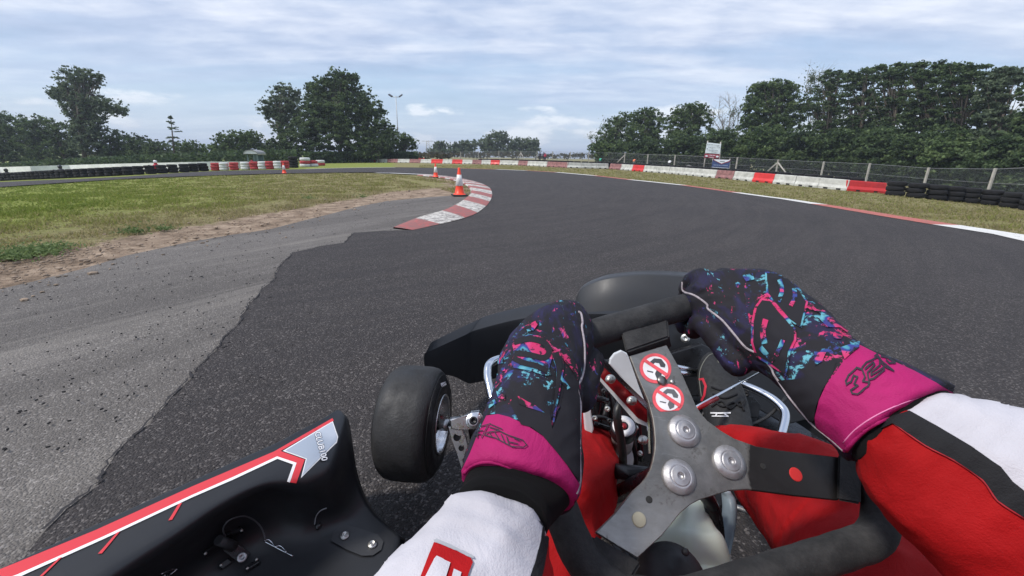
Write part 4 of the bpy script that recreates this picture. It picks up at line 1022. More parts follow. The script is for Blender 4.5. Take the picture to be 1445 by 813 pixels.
# ============================================================= HELPERS FOR THE NEAR THINGS
def sect(A, B, Z, t, d, n_=20, pw=2.2, Z2=None):
    a_ = W(A[0], A[1], Z); b_ = W(B[0], B[1], Z2 or Z); c = (a_+b_)/2; h = (b_-a_)/2
    nn = h.cross(d).normalized()
    out_ = []
    for k in range(n_):
        th = 2*math.pi*k/n_; cs, sn = math.cos(th), math.sin(th)
        out_.append(c+h*(abs(cs)**(2/pw)*(1 if cs >= 0 else -1))+nn*(t*abs(sn)**(2/pw)*(1 if sn >= 0 else -1)))
    return out_
def px_loft(secs, n_=20, sub=3, pw=2.2):
    """secs: (ax, ay, bx, by, Z, halfthickness) -> rings"""
    S = spline(secs, sub); cs = [W((s[0]+s[2])/2, (s[1]+s[3])/2, s[4]) for s in S]; out_ = []
    for i, s in enumerate(S):
        d = (cs[min(i+1, len(S)-1)]-cs[max(i-1, 0)]).normalized()
        out_.append(sect((s[0], s[1]), (s[2], s[3]), s[4], s[5], d, n_, pw))
    return out_
def remeshed(name, bm, vox, mats, smooth_it=4, disp=None):
    me = bpy.data.meshes.new(name); bmesh.ops.recalc_face_normals(bm, faces=bm.faces); bm.to_mesh(me); bm.free()
    o = bpy.data.objects.new('tmp', me); COL.objects.link(o)
    r = o.modifiers.new('r', 'REMESH'); r.mode = 'VOXEL'; r.voxel_size = vox; r.use_smooth_shade = True
    s = o.modifiers.new('s', 'SMOOTH'); s.factor = .5; s.iterations = smooth_it
    dg = bpy.context.evaluated_depsgraph_get(); dg.update(); m2 = bpy.data.meshes.new_from_object(o.evaluated_get(dg)); m2.name = name
    bpy.data.objects.remove(o)
    if disp:
        nn = [v.normal.copy() for v in m2.vertices]
        for v, q in zip(m2.vertices, nn): v.co += q*disp(v.co, q)
    m2.materials.clear()
    for mm in mats: m2.materials.append(mm)
    m2.polygons.foreach_set('use_smooth', [True]*len(m2.polygons)); m2.update(); return m2
def bvh_of(objs):
    vs = []; fs = []
    for o in objs:
        M = Matrix.Identity(4); pm = o; ch = []
        while pm is not None: ch.append(pm); pm = pm.parent
        for c in reversed(ch): M = M @ c.matrix_parent_inverse @ c.matrix_basis
        k = len(vs); vs += [M @ v.co for v in o.data.vertices]; fs += [tuple(i+k for i in p.vertices) for p in o.data.polygons]
    return BVHTree.FromPolygons(vs, fs)
def hit(bv, px, py):
    d = ray(px, py).normalized(); h = bv.ray_cast(CAM, d, 6); return (h[0], h[1], d) if h[0] else None
def decal_tris(bv, P2, tris, off):
    vs = []; ok = []
    for (x, y) in P2:
        h = hit(bv, x, y)
        if h: 
            nn = h[1] if h[1].dot(h[2]) < 0 else -h[1]
            vs.append(h[0]+nn*off*.6-h[2]*off*.4); ok.append(True)
        else: vs.append(Vector((0,0,0))); ok.append(False)
    fs = []
    for t in tris:
        if not all(ok[i] for i in t): continue
        ds = [(vs[i]-CAM).length for i in t]
        if max(ds)-min(ds) > .09*max(ds): continue
        fs.append(t)
    used = sorted({i for f in fs for i in f}); mp = {u: k for k, u in enumerate(used)}
    return [vs[u] for u in used], [tuple(mp[i] for i in f) for f in fs]
def tri2d(poly, step):
    X = [p[0] for p in poly]; Y = [p[1] for p in poly]
    b = []
    for i in range(len(poly)):
        a, c = poly[i], poly[(i+1) % len(poly)]; k = max(1, int(math.hypot(c[0]-a[0], c[1]-a[1])/step))
        b += [(a[0]+(c[0]-a[0])*j/k, a[1]+(c[1]-a[1])*j/k) for j in range(k)]
    gx, gy = np.meshgrid(np.arange(min(X)+step*.5, max(X), step), np.arange(min(Y)+step*.5, max(Y), step)); gx = gx.ravel(); gy = gy.ravel()
    ins = inpoly(gx, gy, b); pts = b+list(zip(gx[ins], gy[ins])); n_ = len(b)
    r = delaunay_2d_cdt([Vector(p) for p in pts], [(i, (i+1) % n_) for i in range(n_)], [], 1, 1e-4)
    return [tuple(p) for p in r[0]], [tuple(f) for f in r[2]]
def decal(name, polys, mat, bv, parent, off=.0008, step=4.0, smooth=True, flat=False):
    V_ = []; F_ = []
    for i, poly in enumerate(polys):
        P2, T = tri2d(poly, step); v_, f_ = decal_tris(bv, P2, T, off+(0 if flat else (i%9)*.00003)); k = len(V_); V_ += v_; F_ += [tuple(a+k for a in f) for f in f_]
    if not F_: print('EMPTY DECAL', name); return None
    if len(polys) == 1:
        par = list(range(len(V_)))
        def fnd(a):
            while par[a] != a: par[a] = par[par[a]]; a = par[a]
            return a
        for f in F_:
            for q in f[1:]: par[fnd(q)] = fnd(f[0])
        from collections import Counter as C2
        big = C2(fnd(f[0]) for f in F_).most_common(1)[0][0]; F_ = [f for f in F_ if fnd(f[0]) == big]
        us = sorted({i for f in F_ for i in f}); mpp = {u: k for k, u in enumerate(us)}; V_ = [V_[u] for u in us]; F_ = [tuple(mpp[i] for i in f) for f in F_]
    me = mesh(name, V_, F_, mat, smooth)
    bm = bmesh.new(); bm.from_mesh(me)
    for f in bm.faces:
        f.normal_update()
        if f.normal.dot(CAM-f.calc_center_median()) < 0: f.normal_flip()
    bm.to_mesh(me); bm.free()
    return put(name, me, parent)
def stroke(path, wd, close=False):
    """polyline -> quads polygons (each joint overlapped by a disc)"""
    out_ = []; P = list(path)+([path[0]] if close else [])
    ws = wd if isinstance(wd, (list, tuple)) else [wd]*len(P)
    L = []; R_ = []
    for i, p in enumerate(P):
        a = P[max(i-1, 0)]; b = P[min(i+1, len(P)-1)]
        dx, dy = b[0]-a[0], b[1]-a[1]; l = math.hypot(dx, dy)+1e-9; nx, ny = -dy/l, dx/l; w_ = ws[min(i, len(ws)-1)]/2
        if 0 < i < len(P)-1:
            d1 = (p[0]-a[0], p[1]-a[1]); d2 = (b[0]-p[0], b[1]-p[1]); c_ = (d1[0]*d2[0]+d1[1]*d2[1])/((math.hypot(*d1)*math.hypot(*d2))+1e-9)
            w_ *= min(1.6, 1/max(.45, math.sqrt(max(0, (1+c_)/2))))
        L.append((p[0]+nx*w_, p[1]+ny*w_)); R_.append((p[0]-nx*w_, p[1]-ny*w_))
    return L+list(reversed(R_))
def curve(path, wd, taper=1.0, close=False):
    P = spline(list(path)+([path[0]] if close else []), 5 if not close else 1); n_ = len(P); out_ = []
    L = []; R_ = []
    for i, p in enumerate(P):
        a = P[max(i-1, 0)]; b = P[min(i+1, n_-1)]
        if close and i in (0, n_-1): a = P[-2]; b = P[1]
        d = b-a; d = d/(np.hypot(*d)+1e-9); w_ = wd/2*(1+(taper-1)*i/(n_-1)); L.append((p[0]-d[1]*w_, p[1]+d[0]*w_)); R_.append((p[0]+d[1]*w_, p[1]-d[0]*w_))
    for i in range(n_-1): out_.append([L[i], L[i+1], R_[i+1], R_[i]])
    return out_
def segs(items):
    out_ = []
    for path, wd in items:
        for a, b in zip(path, path[1:]):
            dx, dy = b[0]-a[0], b[1]-a[1]; l = math.hypot(dx, dy)+1e-9; e = wd*.35/l
            a2 = (a[0]-dx*e, a[1]-dy*e); b2 = (b[0]+dx*e, b[1]+dy*e); nx, ny = -dy/l*wd/2, dx/l*wd/2
            out_.append([(a2[0]+nx, a2[1]+ny), (b2[0]+nx, b2[1]+ny), (b2[0]-nx, b2[1]-ny), (a2[0]-nx, a2[1]-ny)])
    return out_
def surf_tube(name, path, rad, mat, bv, parent, lift=0, seg=6, sub=4):
    pts = []
    for q in spline(path, sub):
        h = hit(bv, *q)
        if h: pts.append(h[0]-h[2]*lift)
    if len(pts) < 2: print('EMPTY TUBE', name); return None
    bm = bmesh.new(); add_tube(bm, pts, rad, seg); return put(name, bm_mesh(name, bm, mat, True), parent)
def text_tris(s, org, ang, h, shear=0, sx=1.0, bold=0.0):
    """default lettering -> triangles in photograph pixels; org = start of baseline, ang in degrees (image, clockwise positive)"""
    cu = bpy.data.curves.new('t', 'FONT'); cu.body = s; cu.size = 1; cu.shear = shear; cu.offset = bold; cu.resolution_u = 3
    o = bpy.data.objects.new('t', cu); COL.objects.link(o); dg = bpy.context.evaluated_depsgraph_get(); dg.update()
    me = bpy.data.meshes.new_from_object(o.evaluated_get(dg)); bpy.data.objects.remove(o)
    bm = bmesh.new(); bm.from_mesh(me); bmesh.ops.triangulate(bm, faces=bm.faces)
    c, s_ = math.cos(math.radians(ang)), math.sin(math.radians(ang)); sc_ = h/.7
    P2 = [(org[0]+(v.co.x*sx*c+v.co.y*s_)*sc_, org[1]+(v.co.x*sx*s_-v.co.y*c)*sc_) for v in bm.verts]
    bm.verts.index_update(); T = [tuple(v.index for v in f.verts) for f in bm.faces]; bm.free(); return P2, T
def text_decal(name, s, org, ang, h, mat, bv, parent, off=.0012, **k):
    P2, T = text_tris(s, org, ang, h, **k); v_, f_ = decal_tris(bv, P2, T, off); return put(name, mesh(name, v_, f_, mat), parent)
def slab(name, pts2, Z, th, mat, parent, bev=0, smooth=False, Zs=None):
    bm = bmesh.new(); pts = [W(x, y, (Zs[i] if Zs else Z)) for i, (x, y) in enumerate(pts2)]
    nn = (pts[1]-pts[0]).cross(pts[-1]-pts[0]).normalized()
    if nn.dot(CAM-pts[0]) < 0: nn = -nn
    add_prism(bm, pts, nn, th, bev=bev); return put(name, bm_mesh(name, bm, mat), parent)
def ptube(name, path, rad, mat, parent, sub=4, seg=10):
    """path (px, py, Z)"""
    bm = bmesh.new(); add_tube(bm, [W(*q) for q in (spline(path, sub) if sub > 1 else path)], rad, seg); return put(name, bm_mesh(name, bm, mat, True), parent)
def bolt(name, px, py, Z, r, mat, parent, axis=None, h=.004, dark=True, hexr=.42):
    c = W(px, py, Z); ax = (axis or (CAM-c)).normalized(); bm = bmesh.new()
    add_lathe(bm, [(-.002,r),(h*.35,r),(h*.55,r*.93),(h*.6,r*.72),(h,r*.66),(h*1.05,r*.6),(h*1.05,r*.3),(h*.5,r*.26),(h*.5,0)], c, ax, 24)
    o = put(name, bm_mesh(name, bm, mat), parent); return o
# ============================================================= KART
M_pl = worn('plastic_black', (.016,.017,.020), .44, var=.12, scale=5, bump=.12, bscale=500, bd=.0006, rvar=.10); M_plg = worn('plastic_satin', (.030,.031,.034), .52, var=.15, scale=4, bump=.06, bscale=300, bd=.0005)
M_blk = worn('black_steel', (.012,.012,.014), .32, var=.3, scale=20, bump=.06); M_chr = nmat('chrome', (.72,.74,.78), .14, 1.0); M_alu = worn('cast_aluminium', (.46,.46,.47), .42, 1.0, var=.12, scale=40, bump=.15, bscale=200)
M_rim = worn('rim_metal', (.74,.74,.75), .30, 1.0, var=.1, scale=30, bump=.1, bscale=150)
M_zinc = worn('zinc_bolt', (.55,.54,.51), .42, 1.0, var=.15, scale=80, bump=.1, bscale=300); M_redp = nmat('anodised_red', (.24,.008,.012), .3, .3); M_lightp = worn('light_panel', (.66,.68,.70), .4, .2, var=.1, scale=10, bump=.05)
M_red_s = nmat('sticker_red', (.66,.035,.045), .35, coat=.3); M_wh_s = nmat('sticker_white', (.80,.80,.80), .35, coat=.3)
M_hose = worn('hose', (.014,.014,.015), .45, bump=.1)
M_silv = nmat('sticker_silver', (.50,.55,.62), .35, .15, coat=.3); n = N(M_silv); n.col(n.ramp(n.noise(n.coord('Object'), 7, 2, .5), [(.35, (.38,.43,.50)), (.6, (.66,.70,.76))]))
TH = math.radians(22); KF = Vector((math.sin(TH), math.cos(TH), 0)); KR = Vector((math.cos(TH), -math.sin(TH), 0))
def K(lat, fwd, z): return KR*lat+KF*fwd+Vector((0,0,z))
kart = empty('kart', (0,0,0), 'black racing kart driven towards the bend, with a steel three spoke steering wheel', 'kart', rz=0)
# --- front wheels
M_tread = worn('slick_tread', (.020,.020,.021), .66, var=.38, scale=14, bump=.6, bscale=190, bd=.0016); M_side = worn('tyre_sidewall', (.012,.012,.013), .42, var=.2, scale=12, bump=.1, bscale=120)
def front_wheel(ci, ax, marked):
    """ci: centre of inner face, ax: unit axis pointing to the kart's middle"""
    bm = bmesh.new(); w_ = .128; r = .129
    prof = [(0,.067),(.004,.072),(.002,.090),(-.003,.106),(-.010,.118),(-.020,.126),(-.034,.129),(-.064,.130),(-.094,.129),(-.108,.126),(-.118,.118),(-.125,.106),(-.130,.090),(-.132,.072),(-.128,.067),(-.064,.066)]
    add_lathe(bm, prof, ci, ax, 56, closed=True)
    for f in bm.faces:
        a_ = (f.calc_center_median()-ci).dot(ax)
        f.material_index = 0 if -.116 < a_ < -.014 else 1
    wh = put('wheel', bm_mesh('tyre', bm, mats=[M_tread, M_side]), kart)
    bm = bmesh.new()
    add_lathe(bm, [(-.128,.064),(-.126,.0665),(.001,.0665),(.0035,.068),(.005,.066),(.002,.062),(-.010,.060),(-.016,.0575),(-.030,.056),(-.033,.030),(-.031,.024),(-.128,.024)], ci, ax, 48)
    a_, b_ = frame_of(ax)
    put('rim', bm_mesh('rim', bm, M_rim), wh)
    bm = bmesh.new(); add_lathe(bm, [(-.05,.024),(-.012,.024),(-.010,.0225),(-.010,.016),(-.02,.016)], ci, ax, 24); put('hub', bm_mesh('hub', bm, M_alu), wh)
    bm = bmesh.new()
    for k in range(3):
        t = 2*math.pi*k/3+.4; add_lathe(bm, [(-.034,.006),(-.024,.006),(-.023,.005),(-.023,0)], ci+(a_*math.cos(t)+b_*math.sin(t))*.042, ax, 12)
    put('wheel_bolt', bm_mesh('wheel_bolt', bm, M_zinc), wh)
    for rr_ in (.094, .112):
        bm = bmesh.new(); t0 = .0024 if rr_ < .1 else -.0045
        pts = [ci+ax*t0+(a_*math.cos(t)+b_*math.sin(t))*rr_ for t in np.linspace(0, 2*math.pi, 64, endpoint=False)]; add_tube(bm, pts, .0007, 4, closed=True, hint=ax); put('moulding_ring', bm_mesh('moulding_ring', bm, M_side), wh)
    return wh
ci = W(623, 598, 1.0); ax = Vector((1, -.09, .0)).normalized()
wl = front_wheel(ci, ax, True)
bvw = bvh_of([wl])
decal('size_mark', [[(621.5,541),(628.5,538.5),(630,543),(623,546.5)]], M_wh_s, bvw, wl, .0006, 2)
front_wheel(K(.46, .80, .13), -KR, False).name = 'wheel'
# --- stub axle and steering arm
sa = ptube('stub_axle', [(612,601,1.0),(640,601,.985),(652,599,.97)], [.0105,.0105,.012]+[.012]*20, M_blk, kart, sub=1)
ptube('spacer', [(622,600,.995),(634,600,.99)], .0135, M_alu, sa, sub=1)
up_ = slab('upright', [(634,592),(652,590),(664,583),(676,582),(684,590),(682,601),(672,606),(660,604),(648,608),(636,606)], .955, .018, M_rim, kart, bev=.003)
arm = slab('steering_arm', [(632,603),(642,599),(652,604),(657,616),(661,634),(664,652),(667,672),(656,676),(651,660),(645,640),(638,622)], .965, .008, M_rim, kart, bev=.002)
for (x, y, r_) in [(645,617,.0075),(651,632.5,.0055),(656,650,.0050)]:
    bm = bmesh.new(); c = W(x, y, .9635); add_lathe(bm, [(-.001,r_*1.15),(.0006,r_*1.15),(.0006,r_*.95),(0,r_*.9),(0,0)], c, CAM-c, 20); put('arm_hole_disc', bm_mesh('arm_hole_disc', bm, M_dark), arm)  # flat dark discs, the shade inside the holes put into their colour
bolt('kingpin', 668, 594, .948, .0175, M_rim, kart, h=.006); bm = bmesh.new(); c = W(668, 593.5, .943); add_lathe(bm, [(0,.0085),(.006,.0085),(.007,.0075),(.007,.004),(.003,.004),(.003,0)], c, CAM-c, 20); put('kingpin_cap', bm_mesh('kingpin_cap', bm, M_blk), kart)
slab('bracket', [(660,604),(674,604),(690,598),(700,640),(690,690),(672,690),(668,650)], 1.0, .01, M_blk, kart, bev=.002)
ptube('track_rod', [(668,668,.97),(720,650,.93),(800,640,.9),(880,668,.85)], .006, M_blk, kart)
# --- bumper tube (chrome) and chassis tubes
ptube('bumper_tube', [(735,503,1.12),(708,506,1.08),(692,513,1.04),(688,527,1.02),(692,552,.99),(701,590,.95)], .0105, M_chr, kart, sub=6, seg=14)
ptube('bumper_tube', [(1010,537,1.05),(1046,543,1.0),(1078,556,.96),(1100,572,.93),(1108,588,.91),(1101,618,.88)], .0095, M_chr, kart, sub=6, seg=14)
ptube('chassis_tube', [(700,590,.95),(760,640,.93),(860,700,.9),(900,830,.7)], .015, M_blk, kart)
ptube('chassis_tube', [(1101,618,.88),(1130,700,.8),(1180,860,.62)], .015, M_blk, kart)
ptube('chassis_tube', [(1030,713,.83),(1082,731,.80),(1160,760,.74)], .006, M_alu, kart)
# --- nose bodywork
def nose_sec(px, py, z, drop, dep):
    tb = WH(px, py, z); u = Vector((0,0,1)); f_ = KF
    return [tb+f_*.006-u*.002, tb, tb-u*.012-f_*.004, tb-u*drop*.5-f_*.004, tb-u*drop+f_*.004, tb-u*(drop+.01)+f_*.03, tb-u*drop*1.05+f_*dep, tb-u*drop*.5+f_*(dep+.02), tb-u*.005+f_*dep, tb+u*.020+f_*(dep-.012), tb+u*.013+f_*(dep*.5)]
ns = [(599,499,.25,.07,.05),(612,493,.25,.085,.07),(636,482,.255,.12,.09),(658,472,.26,.175,.10),(668,467,.262,.19,.10),(700,458,.272,.20,.10),(735,450,.285,.21,.10),(775,445,.30,.22,.10),(830,443,.31,.22,.10),(900,445,.31,.22,.10),(980,452,.31,.22,.10),(1060,470,.30,.21,.10),(1130,500,.29,.2,.10),(1190,540,.27,.18,.09)]
bm = bmesh.new(); add_loft(bm, [nose_sec(*s) for s in spline(ns, 3)]); put('nose', smooth_by_angle(bm_mesh('nose', bm, M_pl), 38), kart)
bm = bmesh.new(); fsx = [(811,426,441,1.24),(815,414,441,1.215),(822,404,440.5,1.20),(838,396,440,1.18),(855,391,439,1.165),(880,387.5,438.5,1.155),(915,385.5,439,1.15),(955,387,442,1.15),(1000,392,447,1.15),(1050,402,457,1.14),(1100,420,470,1.13),(1135,440,484,1.11)]
secs = []
for (x, yt, yb, Z_) in spline(fsx, 3):
    t0 = W(x, yt, Z_+.030); t1 = W(x, yt+2.2, Z_+.003); m1 = W(x, yt+3.6, Z_); m2 = W(x, yt+(yb-yt)*.7, Z_-.012); b1 = W(x, yb, Z_-.014)
    secs.append([t1, m1, m2, b1, b1+KF*.05, m2+KF*.09, m1+KF*.06, t0+KF*.02, t0])
add_loft(bm, secs); put('front_fairing', smooth_by_angle(bm_mesh('front_fairing', bm, M_plg), 50), kart)
slab('fairing_bracket', [(880,470),(960,455),(1040,480),(1120,520),(1150,590),(1110,600),(1040,560),(960,520),(890,505)], 1.16, .02, M_pl, kart, bev=.004)
bolt('panel_bolt', 967, 477.5, 1.135, .0115, M_zinc, kart)
slab('pedal_mount', [(940,500),(990,485),(1010,495),(1000,560),(960,560)], 1.1, .02, M_blk, kart, bev=.004)
# --- floor
bm = bmesh.new(); pts = [WH(x, y, .042) for x, y in [(850,560),(1000,545),(1140,590),(1150,640),(1085,690),(1010,715),(960,735),(880,790),(845,740),(835,640)]]; add_prism(bm, pts, (0,0,1), .006)
put('floor_tray', bm_mesh('floor_tray', bm, M_blk), kart)
# --- side pod: lofted shell with a trough
def H(px, py, z): return WH(px, py, z)
pod = [ # outer foot, outer edge, stripe inner, top inner, wall, trough, inner flange
 [(473,586,.27),(481,583,.272),(486,590,.268),(491,622,.24),(497,660,.185),(510,698,.13),(528,725,.10),(566,758,.085)],
 [(455,597,.275),(458,601,.276),(468,640,.262),(472,668,.235),(478,695,.18),(492,722,.12),(515,750,.095),(556,795,.085)],
 [(425,612,.28),(428,617,.281),(440,650,.272),(446,682,.245),(452,705,.19),(463,735,.12),(490,770,.095),(530,840,.085)],
 [(395,628,.283),(397,634,.285),(404,656,.279),(413,684,.258),(420,704,.20),(432,745,.125),(456,790,.095),(500,880,.085)],
 [(350,648,.285),(353,654,.287),(362,672,.282),(372,688,.268),(384,702,.21),(395,748,.13),(415,810,.095),(450,920,.085)],
 [(290,675,.288),(294,681,.290),(303,698,.285),(316,714,.272),(327,728,.215),(335,768,.135),(350,838,.095),(400,960,.085)],
 [(215,709,.290),(219,716,.292),(230,737,.287),(246,760,.274),(258,775,.22),(266,812,.14),(280,885,.095),(330,1010,.085)],
 [(130,748,.292),(134,756,.294),(147,780,.289),(165,812,.276),(178,830,.225),(190,870,.145),(200,945,.095),(250,1080,.085)],
 [(30,794,.294),(35,803,.296),(50,835,.290),(70,880,.277),(85,900,.23),(98,945,.15),(105,1030,.095),(160,1180,.085)],
 [(-90,850,.295),(-84,860,.297),(-66,900,.291),(-40,955,.278),(-20,985,.23),(-5,1040,.15),(0,1140,.095),(60,1330,.085)]]
secs = []
outd = -KR
for i, row in enumerate(pod):
    row = [(q[0]-(2 if j_ < 2 else 0), q[1]-(4 if j_ < 2 else 0), q[2]) for j_, q in enumerate(row)]
    P3 = [H(*q) for q in row]; o0 = P3[0]
    P3 = [o0+outd*.035-Vector((0,0,.19)), o0+outd*.032-Vector((0,0,.10)), o0+outd*.016-Vector((0,0,.03))]+P3
    secs.append(P3)
secs = [ [Vector(q) for q in s] for s in secs]
# close the front end with a turned-down face
f0 = [p+KF*.012-Vector((0,0,.018)) for p in secs[0]]; f1 = [Vector((p.x, p.y, max(.055, min(p.z-.10, .07))))+KF*.010 for p in secs[0]]
dense = [list(map(Vector, s)) for s in zip(*[spline([s[j] for s in secs], 5) for j in range(len(secs[0]))])]
dense = [[Vector(q) for q in spline(s, 4)] for s in [f1, f0]+dense]
bm = bmesh.new(); add_loft(bm, dense, closed=False, cap=False)
me = bm_mesh('side_pod', bm, M_pl, True); spod = put('side_pod', me, kart)
so_ = spod.modifiers.new('solid', 'SOLIDIFY'); so_.thickness = .004; so_.offset = -1
sp_bv = bvh_of([spod])
decal('stripe', [[(-6,806.5),(135,748.5),(271,687),(387,637.5),(469,590.5),(471,594),(396,637),(430,649),(418,682),(409,680.5),(418.5,653.5),(391,644.5),(330,673),(271,699),(147,757),(25,811),(-4,822)]], M_red_s, sp_bv, spod, .0012, 5)
decal('white_line', [[(391,644.5),(418.5,653.5),(409,680.8),(405,679.5),(413.5,656),(391.5,648),(330,677),(271,702.6),(147,761),(40,809),(-4,830),(-4,822),(25,811),(147,757),(271,699),(330,673)]], M_wh_s, sp_bv, spod, .0013, 4)
decal('stripe_tick', [[(252,711.5),(257,710),(243,734),(237.6,735)],[(164.7,752.4),(170,750),(144,781.5),(138.4,782)],[(82.6,788.7),(88,786.5),(61,813),(55,815)]], M_red_s, sp_bv, spod, .0014, 4)
stk = decal('sticker', [[(469.5,594.5),(477,617),(475,625),(424.4,675),(431.5,648.4),(399,636.8)]], M_wh_s, sp_bv, spod, .0012, 4)
decal('sticker_face', [[(468.5,596.5),(475.3,617.5),(473.5,624),(426.8,671),(433,647.6),(402.5,636.6)]], M_silv, sp_bv, spod, .0018, 4)
M_lt = nmat('lettering_white', (.82,.83,.85), .4); M_ld = nmat('lettering_grey', (.12,.13,.16), .4)
text_decal('lettering_outline', 'CLUB100', (443.6,611), 76, 8.6, M_ld, sp_bv, spod, .0024, bold=.055, sx=.86)  # wider grey copy under the letters, printed as their outline
text_decal('lettering', 'CLUB100', (443.8,611.2), 76, 8.4, M_lt, sp_bv, spod, .0030, bold=.008, sx=.88)
# mounting plate with two bolts, clamp, clip and lanyard in the trough
decal('mount_plate', [[(467,764),(470,752),(480,742),(489,741),(512,748),(533,755),(541,765),(538,777),(526,785),(511,785.5),(490,777)]], M_plg, sp_bv, spod, .0035, 5)
for (x, y) in [(486.5,758),(525.5,771)]:
    h = hit(sp_bv, x, y); bm = bmesh.new(); add_lathe(bm, [(0,.0085),(.002,.0085),(.003,.007),(.003,.0058),(.0055,.0052),(.006,.004),(.003,.003),(.003,0)], h[0]+h[1]*.004, h[1] if h[1].z > 0 else -h[1], 22); put('panel_bolt', bm_mesh('panel_bolt', bm, M_zinc), spod)
h = hit(sp_bv, 449, 743); bm = bmesh.new(); add_lathe(bm, [(0,.006),(.003,.006),(.005,.004),(.005,0)], h[0], -h[2], 16); put('rivet', bm_mesh('rivet', bm, M_blk), spod)
surf_tube('strap', [(461,717),(452,721),(446,729),(444,740)], .0012, nmat('strap', (.25,.26,.28), .4), sp_bv, spod, .004)
def podblock(name, pts, lift, th, mat):
    bm = bmesh.new(); P = []
    for (x, y) in pts:
        hh = hit(sp_bv, x, y); P.append(hh[0]-hh[2]*lift)
    nn = (P[1]-P[0]).cross(P[-1]-P[0]).normalized(); nn = nn if nn.dot(CAM-P[0]) > 0 else -nn
    add_prism(bm, P, nn, th, bev=.0015); return put(name, bm_mesh(name, bm, mat), spod)
podblock('clamp', [(315,777),(330,763),(354,781),(339,796)], .022, .02, M_blk)
podblock('clamp_plate', [(287,781),(306,768),(312,774),(293,788)], .012, .008, M_blk); podblock('clamp_plate', [(318,756),(341,747),(345,752),(323,762)], .012, .008, M_blk)
podblock('clamp_plate', [(308,797),(322,787),(329,793),(314,803)], .012, .008, M_blk); podblock('clamp_plate', [(345,799),(364,788),(367,793),(349,804)], .012, .008, M_blk)
h1 = hit(sp_bv, 308, 762); h2 = hit(sp_bv, 330, 771); bm = bmesh.new(); add_tube(bm, [h1[0]-h1[2]*.026, h2[0]-h2[2]*.028], .008, 14); put('clamp_pin', bm_mesh('clamp_pin', bm, M_plg), spod)
h = hit(sp_bv, 341.5, 786.5); c = h[0]-h[2]*.024; bm = bmesh.new(); add_lathe(bm, [(0,.0078),(.0016,.0078),(.002,.006),(.002,.0035),(.001,.003),(.001,0)], c, -h[2], 22); put('washer', bm_mesh('washer', bm, M_alu), spod)
for (x, y) in [(290,781),(341,748.5),(312,797.5),(362,789.5),(349,802)]:
    h = hit(sp_bv, x, y); bm = bmesh.new(); add_lathe(bm, [(0,.0025),(.002,.0022),(.002,0)], h[0]-h[2]*.014, -h[2], 10); put('screw', bm_mesh('screw', bm, M_zinc), spod)
surf_tube('lanyard', [(318,757),(315,746),(323,734.5),(342,728.5),(357,733),(369,745),(374.5,761)], .0013, nmat('lanyard', (.09,.09,.10), .35), sp_bv, spod, .018)
def clip(P1, P2):
    a = hit(sp_bv, *P1[0]); 
    surf_tube('clip', P1, .0009, M_chr, sp_bv, spod, .012); surf_tube('clip', P2, .0009, M_chr, sp_bv, spod, .013)
clip([(372,763.5),(393,774.5),(413.5,785)], [(373,763),(379,761.5),(384,766),(388,771.5),(394,770),(399,773),(404,779)])
clip([(228,810),(238,805),(249,802)], [(232,812),(240,811),(250,803)])
# ============================================================= STEERING WHEEL
def camv(x, y, z): return RT*x-UP*y+fw*z
SWN = camv(-.0988,.51,.777).normalized(); HUB = W(983, 645, .42)
def S(px, py, off=0): return on_plane(px, py, HUB+SWN*off, SWN)
M_grip = worn('grip_suede', (.020,.020,.021), .82, var=.3, scale=40, bump=.5, bscale=420, bd=.001, rvar=.08)
n = N(M_grip); v = n.coord('Object'); wv = n.noise(v, 150, 3, .8); n.col(n.ramp(n.noise(v, 28, 6, .75), [(.42, (.013,.013,.014)), (.66, (.038,.037,.037)), (.8, (.075,.072,.07))]))
ring_px = [(905,451),(985,431),(1050,447),(1110,500),(1155,555),(1192,605),(1222,665),(1243,715),(1234,757),(1192,776),(1130,796),(1040,824),(960,846),(888,840),(832,803),(797,735),(775,655),(768,575),(785,506),(830,474)]
rp = [S(*q) for q in ring_px]; rp = [Vector(q) for q in spline(rp+[rp[0]], 5)][:-1]
bm = bmesh.new()
# ribbed grip: slight rings
rads = [.0159*(1+.018*math.sin(i*2.1)) for i in range(len(rp))]
add_tube(bm, rp, rads, 22, closed=True, hint=SWN)
sw_ = put('steering_wheel', bm_mesh('steering_wheel', bm, M_grip), kart)
bm = bmesh.new(); add_loft(bm, [[S(*q, off=.016) for q in [(880,470),(940,452),(948,492),(890,510)]],[S(*q, off=.002) for q in [(878,468),(941,450),(946,484),(886,503)]],[S(*q, off=-.009) for q in [(874,462),(942,444),(944,476),(883,497)]]], smooth=False)
bmesh.ops.bevel(bm, geom=list(bm.edges), offset=.002, segments=2, affect='EDGES'); put('spoke_boot', bm_mesh('spoke_boot', bm, M_grip), sw_)
bm = bmesh.new(); add_loft(bm, [[S(*q, off=o) for q in [(1183,640),(1215,650),(1215,712),(1181,706)]] for o in (.012,-.007)], smooth=False); bmesh.ops.bevel(bm, geom=list(bm.edges), offset=.002, segments=2, affect='EDGES'); put('spoke_boot', bm_mesh('spoke_boot', bm, M_grip), sw_)
bm = bmesh.new(); add_loft(bm, [[S(*q, off=o) for q in [(838,755),(905,795),(880,835),(815,790)]] for o in (.012,-.007)], smooth=False); bmesh.ops.bevel(bm, geom=list(bm.edges), offset=.002, segments=2, affect='EDGES'); put('spoke_boot', bm_mesh('spoke_boot', bm, M_grip), sw_)
